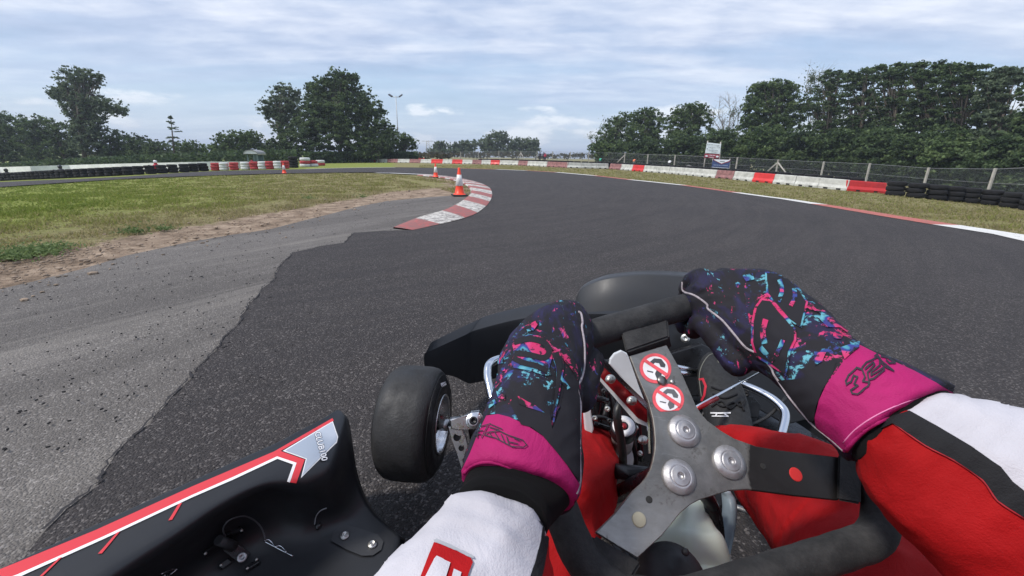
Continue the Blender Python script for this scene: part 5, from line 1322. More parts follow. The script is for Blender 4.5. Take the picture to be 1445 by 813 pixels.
# plate
M_steel = nmat('spoke_steel', (.30,.295,.285), .50, .7); n = N(M_steel); v = n.coord('Object')
sm1 = n.noise(v, 11, 6, .7, .6); sm2 = n.noise(v, 60, 5, .75); sm3 = n.noise(v, 260, 3, .7)
pos = n.n('ShaderNodeSeparateXYZ'); n.l(v, pos.inputs[0])
burn = n.attr('burn'); bf = n.math('ADD', burn, n.math('MULTIPLY', n.math('SUBTRACT', sm1, .5), 1.1)); bmask = n.ramp(bf, [(.42, 0.0), (.58, 1.0)])
basec = n.ramp(sm1, [(.32, (.17,.165,.155)), (.66, (.36,.35,.33))]); basec = n.mix(n.ramp(sm2, [(.57, 0.0), (.68, .75)]), basec, (.09,.08,.075)); basec = n.mix(n.ramp(n.noise(n.coord('Object', scale=(.25,3,1)), 120, 4, .8), [(.62, 0.0), (.72, .5)]), basec, (.5,.49,.47))
n.col(n.mix(bmask, basec, (.018,.016,.016))); n.rough(n.ramp(sm2, [(.3, .38), (.7, .60)])); n.bump(sm3, .12, .0005)
n.l(n.math('SUBTRACT', .85, n.math('MULTIPLY', bmask, .6)), n.b.inputs['Metallic'])
plate_px = [(888.5,502),(940.7,486.7),(960,521),(982,571.6),(990,584),(999,594),(1018,608),(1036.6,619),(1067.7,630),(1101,635.6),(1191,646),(1184,706),(1121,699.5),(1055,690.7),(1030,692.3),(1005.4,700),(986,706),(974,712.5),(960,724),(949.4,737.4),(934,756),(899.6,787.5),(840.5,751.4),(867,725),(893.4,692.3),(905,682),(912,673.6),(918,662),(921.4,650),(924,636),(924.5,622),(923.5,606),(921.4,591),(915,566),(901,533.5)]
P2, T = tri2d(plate_px, 9.0)
topv = [S(x, y, -.002) for x, y in P2]; botv = [S(x, y, -.002)+SWN*.0045 for x, y in P2]
from collections import Counter
ec = Counter()
for t in T:
    for a, b in ((t[0],t[1]),(t[1],t[2]),(t[2],t[0])): ec[frozenset((a, b))] += 1
k = len(P2); faces = [tuple(t) for t in T]+[tuple(i+k for i in reversed(t)) for t in T]
for t in T:
    for a, b in ((t[0],t[1]),(t[1],t[2]),(t[2],t[0])):
        if ec[frozenset((a, b))] == 1: faces.append((b, a, a+k, b+k))
me = mesh('spoke_plate', topv+botv, faces, M_steel)
bm = bmesh.new(); bm.from_mesh(me); bmesh.ops.recalc_face_normals(bm, faces=bm.faces)
eds = [e for e in bm.edges if len(e.link_faces) == 2 and e.calc_face_angle(0) > 1.0]
bmesh.ops.bevel(bm, geom=eds, offset=.0007, segments=1, affect='EDGES'); bm.to_mesh(me); bm.free()
def bv_(x, y):
    v_ = 0
    v_ = max(v_, min(1, max(0, (x-1040)/35)))*1.0; v_ = max(v_, .62-math.hypot((x-985), (y-728)*1.2)/90, .60-math.hypot(x-915, y-690)/60); 
    return v_
at_ = me.attributes.new('burn', 'FLOAT', 'POINT'); at_.data.foreach_set('value', [bv_(colpx(v.co), rowpx(v.co)) for v in me.vertices])
plate = put('spoke_plate', me, sw_)
pb = bvh_of([plate])
M_disc = worn('turned_aluminium', (.44,.43,.44), .48, .75, var=.14, scale=60, bump=.1, bscale=400)
# three dished bolts on the plate
for (x, y) in [(965,608.5),(1028.5,652.5),(957.5,673)]:
    c = S(x, y, -.002); axn = -SWN; bm = bmesh.new()
    add_lathe(bm, [(0,.0160),(.0014,.0162),(.0024,.0156),(.0050,.0112),(.0053,.0102),(.0050,.0097),(.0050,.0093),(.0056,.0089),(.0058,.0082),(.0058,.0050),(.0061,.0044),(.0061,.0030),(.0056,.0028),(.0030,.0027),(.0030,0)], c, axn, 40)
    o = put('hub_bolt', bm_mesh('hub_bolt', bm, M_disc), sw_)
# rivet discs
for (x, y, r_, mt_, h_) in [(933.5,537.5,.0052,worn('plug_steel', (.22,.21,.20), .4, .9),.003),(948.3,539,.0024,M_zinc,.002),(902,733.5,.0062,worn('plug_pale', (.38,.35,.26), .6),.0012),(1123,669.5,.0062,nmat('hole_red', (.55,.02,.02), .7),.0004),(1077,658,.0028,M_dark,.0003),(916,705,.003,M_dark,.0003)]:
    c = S(x, y, -.0022); bm = bmesh.new(); add_lathe(bm, [(0,r_*1.05),(h_*.6,r_),(h_,r_*.85),(h_,0)], c, -SWN, 22); put('rivet', bm_mesh('rivet', bm, mt_), sw_)
# prohibition stickers
M_sgrey = nmat('sticker_ink', (.06,.06,.065), .45); M_spink = worn('sticker_red_worn', (.78,.10,.12), .45, var=.25, scale=60, bump=0); M_swh = worn('sticker_white_worn', (.80,.78,.79), .45, var=.12, scale=60, bump=0)
def ell(cx_, cy_, rx, ry, a=0, n_=36, t0=0, t1=360):
    ca, sa_ = math.cos(math.radians(a)), math.sin(math.radians(a)); return [(cx_+rx*math.cos(math.radians(t))*ca-ry*math.sin(math.radians(t))*sa_, cy_+rx*math.cos(math.radians(t))*sa_+ry*math.sin(math.radians(t))*ca) for t in np.linspace(t0, t1, n_, endpoint=(t1-t0) < 360)]
for (cx_, cy_, torn) in [(924.8,520,False),(942.8,563,True)]:
    o = ell(cx_, cy_, 22.6, 21, 20)
    if torn: o = [p for p in o if not (p[1] > cy_+14 and p[0] > cx_-8 and p[0] < cx_+14)]; 
    st = decal('warning_sticker', [o], M_spink, pb, sw_, .0005, 4, smooth=False)
    decal('sticker_ground', [ell(cx_, cy_, 18.0, 16.5, 20)], M_swh, pb, sw_, .0009, 4, False)
    hm = [(cx_-8,cy_-9),(cx_-2,cy_-14),(cx_+8,cy_-13),(cx_+14,cy_-5),(cx_+13,cy_-1),(cx_+7,cy_-2),(cx_+5,cy_-7),(cx_-1,cy_-8),(cx_-5,cy_-4)]
    decal('sticker_figure', [hm, [(cx_+2,cy_+1),(cx_+9,cy_+3),(cx_+8,cy_+12),(cx_+2,cy_+15),(cx_-1,cy_+8)], [(cx_-12,cy_+3),(cx_-3,cy_+5),(cx_-4,cy_+6.5),(cx_-12,cy_+4.5)]], M_sgrey if not torn else nmat('sticker_ink_pale', (.13,.13,.14), .45), pb, sw_, .0012, 3, False)
    decal('sticker_bar', [[(cx_-17.5,cy_-10),(cx_-15,cy_-13.5),(cx_+18,cy_+8),(cx_+15,cy_+12)]], M_spink, pb, sw_, .0015, 4, False)
# column behind the hub
bm = bmesh.new(); cen = (S(965,608.5)+S(1028.5,652.5)+S(957.5,673))/3
add_lathe(bm, [(.004,.030),(.016,.030),(.02,.026),(.02,.014),(.05,.012),(.40,.011)], cen, SWN, 24); put('steering_column', bm_mesh('steering_column', bm, M_blk), kart)
# ============================================================= MACHINERY SEEN THROUGH THE WHEEL
ptube('frame_strut', [(862,664,.60),(890,667,.585),(925,671,.575)], .0105, M_blk, kart, sub=1)
ptube('column_support', [(925,671,.575),(985,690,.62),(1010,730,.66),(1014,800,.66)], .010, M_blk, kart)
slab('guard_edge', [(846.5,508),(850,507.5),(916,571),(918,640),(915.5,640),(913,578)], .60, .004, M_chr, kart)
slab('guard_plate', [(847,513.5),(914,577),(915,598),(900,590),(846,531)], .605, .004, M_redp, kart)
slab('guard_lip', [(846,531),(900,590),(915,598),(915,603),(897,596),(846,537)], .606, .006, M_lightp, kart)
for (x, y) in [(862,535),(892,565.5),(908,621)]:
    bolt('guard_bolt', x, y, .590, .0062, M_zinc, kart, h=.010, axis=(CAM-W(x, y, .6))+RT*-.25); bm = bmesh.new(); c = W(x-2, y+1, .585); add_lathe(bm, [(0,.0042),(.006,.0042),(.006,0)], c, (CAM-c)+RT*-.25, 6); put('guard_nut', bm_mesh('guard_nut', bm, M_zinc), kart)
slab('light_panel', [(860,514),(861,507),(867,499),(877,494.5),(886,499),(898,535),(911,569),(903,563)], .70, .006, M_lightp, kart, bev=.002)
slab('black_plate', [(838,500),(862,512),(905,565),(912,600),(880,570),(845,545),(832,530)], .74, .01, M_blk, kart, bev=.002)
slab('back_plate', [(820,512),(862,508),(915,560),(925,690),(862,715),(822,640)], .86, .01, M_blk, kart, bev=.002)
for p, r_ in [([(826,528,.72),(850,545,.70),(868,580,.70),(866,640,.72)], .0035), ([(842,512,.74),(838,560,.71),(850,610,.71),(845,660,.72)], .003), ([(900,560,.70),(890,610,.69),(898,650,.69),(888,690,.70)], .0042), ([(824,600,.66),(845,588,.67),(866,600,.68),(884,640,.70)], .003), ([(884,548,.72),(862,560,.70),(852,590,.69)], .0038), ([(1010,560,.95),(1040,600,.93),(1080,590,.93),(1110,560,.95)], .004), ([(960,560,1.0),(985,590,.96),(1000,570,.97)], .0045)]:
    ptube('cable', p, r_, M_hose, kart)
# brake reservoir
c0 = W(879, 612, .66); axr = (CAM-c0).normalized()*.75+Vector((0,0,.65)); bm = bmesh.new(); add_lathe(bm, [(-.045,.0),(-.045,.0165),(.0,.0175),(.004,.0178)], c0, axr, 28); rv = put('reservoir', bm_mesh('reservoir', bm, worn('reservoir_white', (.50,.50,.50), .4)), kart)
bm = bmesh.new(); add_lathe(bm, [(.004,.0195),(.022,.0195),(.025,.018),(.025,0)], c0, axr, 28); put('reservoir_cap', bm_mesh('reservoir_cap', bm, M_blk), rv)
bm = bmesh.new(); add_lathe(bm, [(.0253,.0165),(.0258,.0165),(.0258,.007),(.0253,.007)], c0, axr, 28, closed=True); put('cap_ring', bm_mesh('cap_ring', bm, M_swh), rv)
bm = bmesh.new(); add_lathe(bm, [(.0253,.0045),(.0262,.0045),(.0262,0)], c0, axr, 20); put('cap_mark', bm_mesh('cap_mark', bm, M_redp), rv)
M_zb = nmat('gloss_black', (.01,.01,.012), .15)
ptube('hose', [(872,556,.64),(876,566,.62),(871,580,.61),(872,598,.61),(876,620,.62),(879,650,.64),(876,670,.66)], .0062, M_hose, kart)
for p in [[(829,540,.68),(836,580,.68),(841,640,.68)],[(846,536,.70),(850,570,.70),(845,600,.70),(848,645,.70)],[(856,545,.69),(864,600,.71),(858,640,.71)],[(832,560,.66),(858,566,.66)],[(838,598,.66),(862,606,.67)],[(895,580,.68),(900,600,.68),(905,650,.68)]]:
    ptube('linkage', p, .0048, M_zb, kart)
for (x, y, Z_) in [(834,556,.65),(852,552,.66),(860,594,.66),(848,615,.67),(897,604,.66),(857,577,.65),(839,590,.65),(903,640,.65)]:
    bolt('fastener', x, y, Z_, .0042, M_zinc if (int(x) % 2) else M_blk, kart, h=.005)
slab('caliper', [(838,560),(858,556),(864,575),(858,592),(842,594),(836,578)], .70, .02, M_blk, kart, bev=.003)
slab('pedal_plate', [(823,577),(834,579),(838,606),(833,622),(826,612)], .64, .006, M_lightp, kart, bev=.002)
slab('foot_plate', [(843.5,620),(870,621),(896.5,627),(899,660),(880,658),(862,650)], .74, .006, M_lightp, kart, bev=.002)
slab('chain_case', [(880,676),(898,684),(894,702),(868,724),(870,700)], .70, .02, worn('cover_grey', (.28,.29,.25), .5), kart, bev=.003)
ptube('pedal_rod', [(980,576,.80),(1032,547,.88),(1075,523,.95)], .0028, M_chr, kart, sub=1)
ptube('rod_sleeve', [(983,577,.802),(1012,562,.84)], .0045, M_redp, kart, sub=1)
ptube('pedal_bar', [(952,517,1.0),(983,523,1.02)], .005, M_chr, kart, sub=1); ptube('pedal_bar', [(954,525,1.0),(981,529,1.02)], .006, M_chr, kart, sub=1)
# bracket right of the shoe
slab('pedal_bracket', [(1034,558),(1064,560),(1074,572),(1070,590),(1040,588)], 1.0, .012, M_blk, kart, bev=.002); bolt('panel_bolt', 1053, 556, .985, .007, M_blk, kart)
# fuel tank
M_tank = nmat('tank_plastic', (.74,.80,.68), .5, spec=.5); M_tank.node_tree.nodes['Principled BSDF'].inputs['Subsurface Weight'].default_value = .3; M_tank.node_tree.nodes['Principled BSDF'].inputs['Subsurface Radius'].default_value = (.02,.02,.015)
bm = bmesh.new(); add_loft(bm, px_loft([(966,702,1006,700,.68,.012),(963,712,1006,708,.675,.016),(960,728,1000,731,.665,.026),(950,742,1004,744,.66,.045),(938,756,1014,760,.655,.06),(926,784,1022,792,.65,.07),(912,850,1024,860,.62,.075)], 24, 4, 2.8)); tk = put('fuel_tank', bm_mesh('fuel_tank', bm, M_tank), kart)
bm = bmesh.new(); add_loft(bm, px_loft([(1016,690,1030,692,.72,.008),(1020,700,1036,704,.72,.012),(1022,722,1037,726,.71,.015),(1018,755,1031,760,.70,.015),(1012,790,1024,795,.69,.012)], 16, 4)); put('overflow_bottle', bm_mesh('overflow_bottle', bm, worn('bottle_blue_grey', (.30,.37,.42), .4)), kart)
c0 = W(946, 816, .52); M_cap = worn('cap_matt', (.020,.020,.022), .6, var=.3, scale=30, bump=.1); axc = (CAM-c0).normalized(); a_, b_ = frame_of(axc); bm = bmesh.new()
add_lathe(bm, [(-.03,.043),(-.008,.0425),(.0,.041),(.012,.037),(.021,.028),(.0265,.015),(.0280,.003),(.0286,.0022),(.0286,0)], c0, axc*.8+Vector((0,0,.6)), 40); cp = put('tank_cap', bm_mesh('tank_cap', bm, M_cap), kart)
c1 = W(967, 779, .505); bm = bmesh.new(); add_lathe(bm, [(-.01,.0045),(.004,.004),(.006,.002),(.006,0)], c1, CAM-c1, 14); put('cap_tab', bm_mesh('cap_tab', bm, M_cap), cp)
ptube('filler_tube', [(1000,700,.66),(1004,720,.65),(1010,745,.66)], .010, M_blk, kart)
# seat shell (behind the viewpoint)
bm = bmesh.new(); secs = []
for (f_, z, w_, d_) in [(.22,.10,.17,.05),(.10,.06,.19,.06),(-.08,.06,.20,.09),(-.22,.14,.21,.14),(-.32,.34,.20,.13),(-.38,.52,.17,.08)]:
    secs.append([K(math.sin(t)*w_, f_+(math.cos(t)-1)*-.0+(abs(t)/1.6)*.06, z+(1-math.cos(t))*d_*1.6) for t in np.linspace(-1.5, 1.5, 15)])
add_loft(bm, secs, closed=False, cap=False); o = put('seat', bm_mesh('seat', bm, M_plg, True), kart); md = o.modifiers.new('s', 'SOLIDIFY'); md.thickness = .006
# ============================================================= DRIVER
def suitmat(name, col, rough=.8):
    mt = nmat(name, col, rough, spec=.25); n = N(mt); v = n.coord('Object')
    n.col(n.ramp(n.noise(v, 9, 5, .6), [(.3, tuple(c*.78 for c in col)), (.7, tuple(min(1, c*1.12) for c in col))]))
    h = n.math('ADD', n.math('MULTIPLY', n.noise(v, 900, 2, .6), .25), n.math('MULTIPLY', n.noise(v, 30, 5, .6, .8), 1.4)); n.bump(h, .45, .004); return mt
M_sred = suitmat('suit_red', (.35,.003,.0045)); M_swhite = suitmat('suit_white', (.50,.485,.52)); M_sblack = suitmat('suit_black', (.014,.014,.016))
def chain(bm, pts, rads, seg=12): 
    pts = [Vector(p) for p in pts]
    n_ = 4; P = spline([(*p, r) for p, r in zip(pts, rads)], n_)
    d0 = (pts[0]-pts[1]).normalized(); d1 = (pts[-1]-pts[-2]).normalized()
    pp = [Vector(q[:3]) for q in P]; rr_ = [q[3] for q in P]
    pp = [pp[0]+d0*rr_[0]*.9, pp[0]+d0*rr_[0]*.6]+pp+[pp[-1]+d1*rr_[-1]*.6, pp[-1]+d1*rr_[-1]*.9]; rr_ = [rr_[0]*.35, rr_[0]*.8]+rr_+[rr_[-1]*.8, rr_[-1]*.35]
    add_tube(bm, pp, rr_, seg)
bm = bmesh.new()
Ls = [(634,708,766,772,.303,.028),(620,716,774,782,.298,.036),(597,738,778,802,.290,.040),(572,762,782,828,.281,.043),(543,796,790,866,.269,.046),(512,836,800,914,.255,.049),(470,890,810,985,.243,.052)]
add_loft(bm, px_loft(Ls, 26, 4))
le = W(640, 938, .243); chain(bm, [le, (-.10,.05,.535), (-.12,.02,.52)], [.050,.052,.054]); chain(bm, [(-.12,.02,.52),(-.17,-.07,.58),(-.19,-.15,.63)], [.054,.060,.066])
Rs = [(1332,562,1200,634,.340,.033),(1352,562,1208,655,.335,.040),(1382,566,1220,684,.329,.044),(1415,573,1240,712,.322,.047),(1455,585,1270,746,.313,.050),(1520,606,1318,790,.300,.052),(1620,650,1365,850,.288,.054)]
add_loft(bm, px_loft(Rs, 26, 4))
re_ = W(1492, 750, .288); chain(bm, [re_, (.41,.14,.525), (.42,.09,.51)], [.052,.054,.056]); chain(bm, [(.42,.09,.51),(.31,-.03,.57),(.20,-.14,.63)], [.056,.062,.068])
# torso
def ws(c, rx, ry, n_=24): return [Vector(c)+KR*(math.cos(t)*rx)+KF*(math.sin(t)*ry) for t in np.linspace(0, 2*math.pi, n_, endpoint=False)]
tb = Vector((-.04,-.14,0))
add_loft(bm, [ws(tb+KF*.08+Vector((0,0,.10)),.16,.13), ws(tb+KF*.07+Vector((0,0,.2)),.17,.13), ws(tb+KF*.03+Vector((0,0,.35)),.165,.12), ws(tb+Vector((0,0,.5)),.185,.12), ws(tb+Vector((0,0,.60)),.18,.10), ws(tb+Vector((0,0,.655)),.11,.075), ws(tb+Vector((0,0,.70)),.06,.06), ws(tb+Vector((0,0,.74)),.055,.058)])
chain(bm, [tb-KR*.12+Vector((0,0,.61)), (-.19,-.15,.63)], [.07,.066]); chain(bm, [tb+KR*.12+Vector((0,0,.61)), (.20,-.14,.63)], [.07,.068])
# legs
Ll = [(752,505,800,535,.95,.042),(745,535,815,565,.88,.048),(738,570,832,602,.80,.055),(728,610,858,648,.70,.062),(722,655,869,690,.62,.066),(715,700,862,728,.57,.068),(705,760,835,775,.52,.072)]
add_loft(bm, px_loft(Ll, 24, 4)); le = W(770, 768, .52); chain(bm, [le, (.0,.22,.27), (-.05,.04,.20)], [.068,.076,.088])
Rl = [(1008,603,1022,640,.86,.030),(1028,600,1040,660,.83,.038),(1060,602,1062,700,.77,.048),(1105,613,1088,742,.70,.056),(1170,626,1108,778,.63,.062),(1245,662,1124,826,.55,.070),(1330,730,1130,890,.47,.078)]
add_loft(bm, px_loft(Rl, 24, 4)); re2 = W(1230, 810, .47); chain(bm, [re2, (.20,.12,.24), (.12,.0,.20)], [.076,.082,.09])
def fold(c, q):
    a = mnoise.noise(Vector((c.x*9, c.y*9, c.z*22)))*.0030+mnoise.noise(Vector((c.x*26+5, c.y*26, c.z*55)))*.0013
    rg = 1-abs(mnoise.noise(Vector((c.x*13, c.y*8+c.z*6, c.z*13+c.y*7))))*2.2; rg2 = 1-abs(mnoise.noise(Vector((c.x*24+3, c.y*16-c.z*14, c.z*26))))*2.4
    a += max(rg, -.3)*.0042*(1.5 if c.y > .42 else .8)+max(rg2, -.3)*.0018-.003
    # tighter creases towards the wrists
    for wv_, s_ in ((W(700,725,.3), 1), (W(1290,620,.335), 1)):
        d = (Vector(c)-wv_).length
        if d < .09: a += math.sin((Vector(c)-wv_).dot((W(640,938,.243)-W(700,725,.3)).normalized() if s_ and wv_.x < .1 else (re_-W(1290,620,.335)).normalized())*420+mnoise.noise(Vector(c)*30)*3)*.0011*(1-d/.09)
    return a
person = put('person', remeshed('person', bm, .0042, [M_sred, M_swhite], 6, fold))
Z1 = [(560,640),(700,680),(778,708),(774,748),(766,762),(755,800),(745,860),(700,1000),(400,1000),(400,800)]; Z2 = [(1283,580),(1322,601),(1371,630),(1412,658),(1429,679),(1456,700),(1700,800),(1700,400),(1300,500)]
me = person.data; px_ = np.array([(colpx(p.center), rowpx(p.center), (p.center-CAM).dot(fw)) for p in me.polygons])
mk = (inpoly(px_[:,0], px_[:,1], Z1)|inpoly(px_[:,0], px_[:,1], Z2)) & (px_[:,2] > .15) & (px_[:,2] < .42) & (np.array([p.center.z for p in me.polygons]) > .485)
me.polygons.foreach_set('material_index', mk.astype(np.int32))
tag(person, 'driver in red, white and black race suit, both gloved hands gripping the steering wheel', 'person')
pbv = bvh_of([person])
# sleeve panels
def lift_decal(name, polys, mat, off, step=5): return decal(name, polys, mat, pbv, person, off, step)
lift_decal('sleeve_panel', [[(612,700),(627,697),(690,712),(757,735),(764,744),(762,762),(755,790),(745,820),(530,822),(526,812),(560,770),(588,736)]], M_swhite, .0014)
lift_decal('sleeve_band', [[(758,735),(768,742),(774,752),(770,780),(762,822),(745,822),(755,790),(762,762),(764,744)]], M_sblack, .0018, 4)
lift_decal('sleeve_piping', [[(621,697),(628,694),(616,705),(590,736),(560,770),(527,814),(521,814),(555,768),(586,731)]], M_sred, .0022, 3)
em = lift_decal('emblem', [[(613,768),(640,779),(664,791),(667,797),(657,822),(592,822)]], M_sred, .0030, 4)
lift_decal('emblem_edge', [[(613,765),(617,763),(667,787),(669,792),(664,791),(640,779),(613,768)]], nmat('emblem_grey', (.35,.36,.38), .5), .0032, 3)
lift_decal('emblem_cross', [[(616,789),(635,798),(628,820),(600,820)],[(640,806),(651,811),(648,822),(636,822)]], M_swhite, .0040, 4)
lift_decal('sleeve_band', [[(1192,636),(1206,620),(1230,604),(1262,588),(1284,581),(1322,602),(1371,631),(1412,659),(1429,680),(1452,698),(1452,735),(1408,706),(1388,677),(1347,649),(1306,628),(1261,598),(1232,612),(1204,634)]], M_sblack, .0018, 5)
lift_decal('sleeve_panel', [[(1281,582),(1300,570),(1340,560),(1395,566),(1452,577),(1462,590),(1452,698),(1429,680),(1412,659),(1371,631),(1322,602)]], M_swhite, .0014, 5)
M_thr = nmat('stitch_red', (.35,.01,.02), .7)
surf_tube('seam', [(1263,599),(1306,629),(1347,650),(1387,678),(1408,707),(1445,731)], .0007, M_thr, pbv, person, .001)
surf_tube('seam', [(1284,582),(1322,603),(1371,632),(1412,660),(1429,681),(1446,694)], .0006, nmat('stitch_white', (.5,.5,.52), .7), pbv, person, .001)
# knitted cuffs
M_knit = nmat('knit_black', (.012,.012,.013), .9, spec=.2); n = N(M_knit); uv = n.attr('rib'); n.bump(n.math('SINE', n.math('MULTIPLY', uv, 330.0)), .8, .002); n.col(n.ramp(n.math('SINE', n.math('MULTIPLY', uv, 330.0)), [(.2, (.007,.007,.008)), (.9, (.022,.022,.023))]))
def cuff(secs):
    bm = bmesh.new(); rings = px_loft(secs, 64, 4, 2.1); add_loft(bm, rings); me = bm_mesh('cuff', bm, M_knit, True)
    at_ = me.attributes.new('rib', 'FLOAT', 'POINT'); c = Vector(); ax_ = (sum((p for p in rings[-1]), Vector())-sum((p for p in rings[0]), Vector())).normalized(); o0 = sum((p for p in rings[0]), Vector())/64
    a_, b_ = frame_of(ax_); at_.data.foreach_set('value', [(math.atan2((v.co-o0).dot(a_), (v.co-o0).dot(b_))) for v in me.vertices]); return put('cuff', me, person)
cuff([(676,638,812,690,.335,.027),(668,650,806,708,.328,.0285),(656,676,790,728,.318,.030),(649,694,777,742,.309,.031),(642,704,772,752,.302,.031),(645,712,768,760,.297,.027)])
cuff([(1305,545,1190,610,.350,.027),(1322,552,1196,622,.345,.030),(1334,560,1200,636,.340,.033),(1345,570,1212,650,.335,.033)])
# gloves
M_glove = nmat('glove_black', (.013,.012,.016), .8, spec=.3)
def glovemat(name, amount, sx):
    mt = nmat(name, (.013,.012,.016), .78, spec=.3); n = N(mt); v = n.coord('Object', scale=sx)
    a = n.noise(v, 82, 5, .72, .6); b = n.noise(v, 34, 4, .6, .8); c = n.noise(n.coord('Object', scale=sx), 150, 3, .7)
    hue = n.ramp(n.noise(v, 42, 2, .5, .4), [(.38, (.48,.025,.11)), (.46, (.50,.05,.17)), (.48, (.05,.035,.17)), (.53, (.03,.05,.22)), (.555, (.05,.22,.32)), (.62, (.12,.36,.43))], 'LINEAR')
    msk = n.ramp(n.math('ADD', n.math('MULTIPLY', a, .7), n.math('MULTIPLY', c, .3)), [(amount, 0.0), (amount+.035, 1.0)])
    base = n.mix(n.ramp(b, [(.5, 0.0), (.68, .75)]), (.012,.011,.015), (.022,.018,.075))
    n.col(n.mix(msk, base, hue)); n.bump(n.noise(n.coord('Object'), 1100, 2, .6), .25, .001); return mt
M_gsp = glovemat('glove_splatter', .535, (1, 1, 1)); M_gsp2 = glovemat('glove_sparse', .575, (1.7,.6,1.0)); M_gbri = glovemat('glove_bright', .455, (1,1,1))
M_gpink = suitmat('glove_pink', (.37,.010,.115), .7); M_gsuede = worn('glove_palm', (.016,.015,.017), .9, var=.35, scale=60, bump=.4, bscale=500, bd=.001); M_seam = worn('glove_seam', (.33,.29,.31), .8, var=.4, scale=200, bump=.3)
def ringdir(px, py):
    T_ = S(px, py); o_ = (T_-HUB); o_ -= SWN*o_.dot(SWN); return T_, o_.normalized()
def hand(secs, fingers, thumb):
    bm = bmesh.new(); add_loft(bm, px_loft(secs, 26, 4, 2.3))
    for (px, py, s_, r_) in fingers:
        T_, o_ = ringdir(px, py)
        chain(bm, [T_+o_*.006-SWN*.028, T_+o_*.026-SWN*.023, T_+o_*.036*s_-SWN*.003, T_+o_*.030*s_+SWN*.020, T_+o_*.010+SWN*.031, T_-o_*.014+SWN*.026], [r_*1.1, r_*1.1, r_*1.05, r_, r_*.95, r_*.85])
    (tx, ty, bx, by, bz) = thumb; T_, o_ = ringdir(tx, ty); b0 = W(bx, by, bz)
    chain(bm, [b0, b0.lerp(T_-o_*.024-SWN*.014, .55), T_-o_*.025-SWN*.010, T_-o_*.024+SWN*.012], [.015,.014,.012,.0105])
    return bm
def fold2(c, q): return mnoise.noise(Vector(c)*38)*.0012+max(0, 1-abs(mnoise.noise(Vector((c.x*40, c.y*40, c.z*70))))*3)*.0009+mnoise.noise(Vector((c.x*90, c.y*90, c.z*90)))*.0005
GLs = [(653,668,810,716,.322,.034),(655,650,816,698,.330,.0345),(666,620,818,664,.342,.034),(680,592,818,628,.355,.032),(692,562,818,590,.372,.031),(701,532,820,552,.395,.032),(705,506,826,526,.420,.034),(716,486,836,500,.445,.036),(732,466,836,478,.463,.035),(754,452,830,458,.478,.030),(776,442,822,444,.488,.022),(792,437,812,437,.494,.010)]
bm = hand(GLs, [(772,560,.96,.0112),(777,532,1.02,.0118),(790,504,1.04,.0118),(812,484,1.0,.0112)], (808,490,818,560,.40))
gl_l = put('glove', remeshed('glove', bm, .0019, [M_gsp2], 5, fold2), person)
GRs = [(1346,556,1193,640,.338,.036),(1322,542,1182,630,.345,.036),(1280,521,1166,616,.355,.0355),(1240,503,1148,600,.367,.034),(1212,486,1122,574,.385,.033),(1190,463,1098,544,.405,.033),(1165,440,1070,520,.430,.034),(1137,419,1042,506,.455,.036),(1108,397,1014,490,.480,.037),(1070,386,988,466,.502,.036),(1028,384,970,438,.516,.030),(992,386,962,418,.524,.018)]
bm = hand(GRs, [(978,433,1.0,.0118),(1008,432,1.05,.0122),(1036,440,1.04,.0118),(1062,456,1.0,.0110)], (985,436,1040,512,.455))
gl_r = put('glove', remeshed('glove', bm, .0019, [M_gsp2], 5, fold2), person)
for g_ in (gl_l, gl_r): g_['label'] = 'black glove splashed with pink, blue and turquoise, pink wristband'
lb = bvh_of([gl_l]); rb = bvh_of([gl_r])
# left glove panels
decal('wristband', [[(652,664),(664,640),(676,610),(687,587),(703,585),(719,589),(742,600),(766,616),(784,637),(799,656),(817,683),(819,700),(812,716),(790,722),(760,700),(735,680),(705,668),(680,664),(662,672),(653,684)]], M_gpink, lb, gl_l, .0010, 4)
decal('back_panel', [[(688,585),(697,560),(702,530),(702,504),(720,482),(738,462),(760,466),(790,476),(808,500),(818,530),(812,560),(790,575),(770,600),(745,600),(719,589),(703,585)]], M_gsp, lb, gl_l, .0010, 4)
decal('plain_panel', [[(735,600),(720,570),(730,545),(760,552),(775,580),(779,606),(790,578),(797,540),(815,520),(817,560),(818,620),(817,680),(799,656),(784,637),(766,616),(750,604)]], M_glove, lb, gl_l, .0016, 4)
k_ = lambda pts: [(640+x/4.064, 420+y/4.065) for x, y in pts]
pan = k_([(335,250),(352,228),(430,214),(520,232),(562,280),(566,345),(545,415),(560,450),(520,452),(440,425),(350,408),(336,380),(350,320)])
spl = [k_([(410,170),(470,140),(482,160),(460,195),(425,200)]), k_([(255,350),(285,345),(290,380),(262,385)]), k_([(280,410),(300,405),(302,425),(284,428)]), k_([(370,570),(420,600),(470,625),(520,665),(440,640),(375,615)]), k_([(250,540),(300,560),(300,595),(260,580)]), k_([(200,610),(240,590),(250,610),(210,640)])]
decal('splatter_marking', [pan]+spl, M_gbri, lb, gl_l, .0021, 3)
decal('print_edge', curve(k_([(560,285),(610,330),(680,410),(712,475)]), 5, .8), M_gbri, lb, gl_l, .0022, 3, flat=True)
decal('print_edge', curve(k_([(580,310),(606,400),(596,520),(568,720)]), 16, .12), M_gbri, lb, gl_l, .0023, 3, flat=True)
decal('print_edge', curve(k_([(615,470),(655,525)]), 5), M_gbri, lb, gl_l, .0022, 3, flat=True)
decal('logo', curve(k_([(352,262),(440,244),(520,268),(546,318),(515,352),(430,334),(352,326)]), 8.2), M_glove, lb, gl_l, .0027, 3, flat=True)
decal('logo', curve(k_([(346,352),(400,380),(470,398),(536,428)]), 7.5), M_glove, lb, gl_l, .0027, 3, flat=True)
decal('logo', curve(k_([(580,322),(602,410),(590,520),(566,660)]), 10.5, .2), M_glove, lb, gl_l, .0028, 3, flat=True)
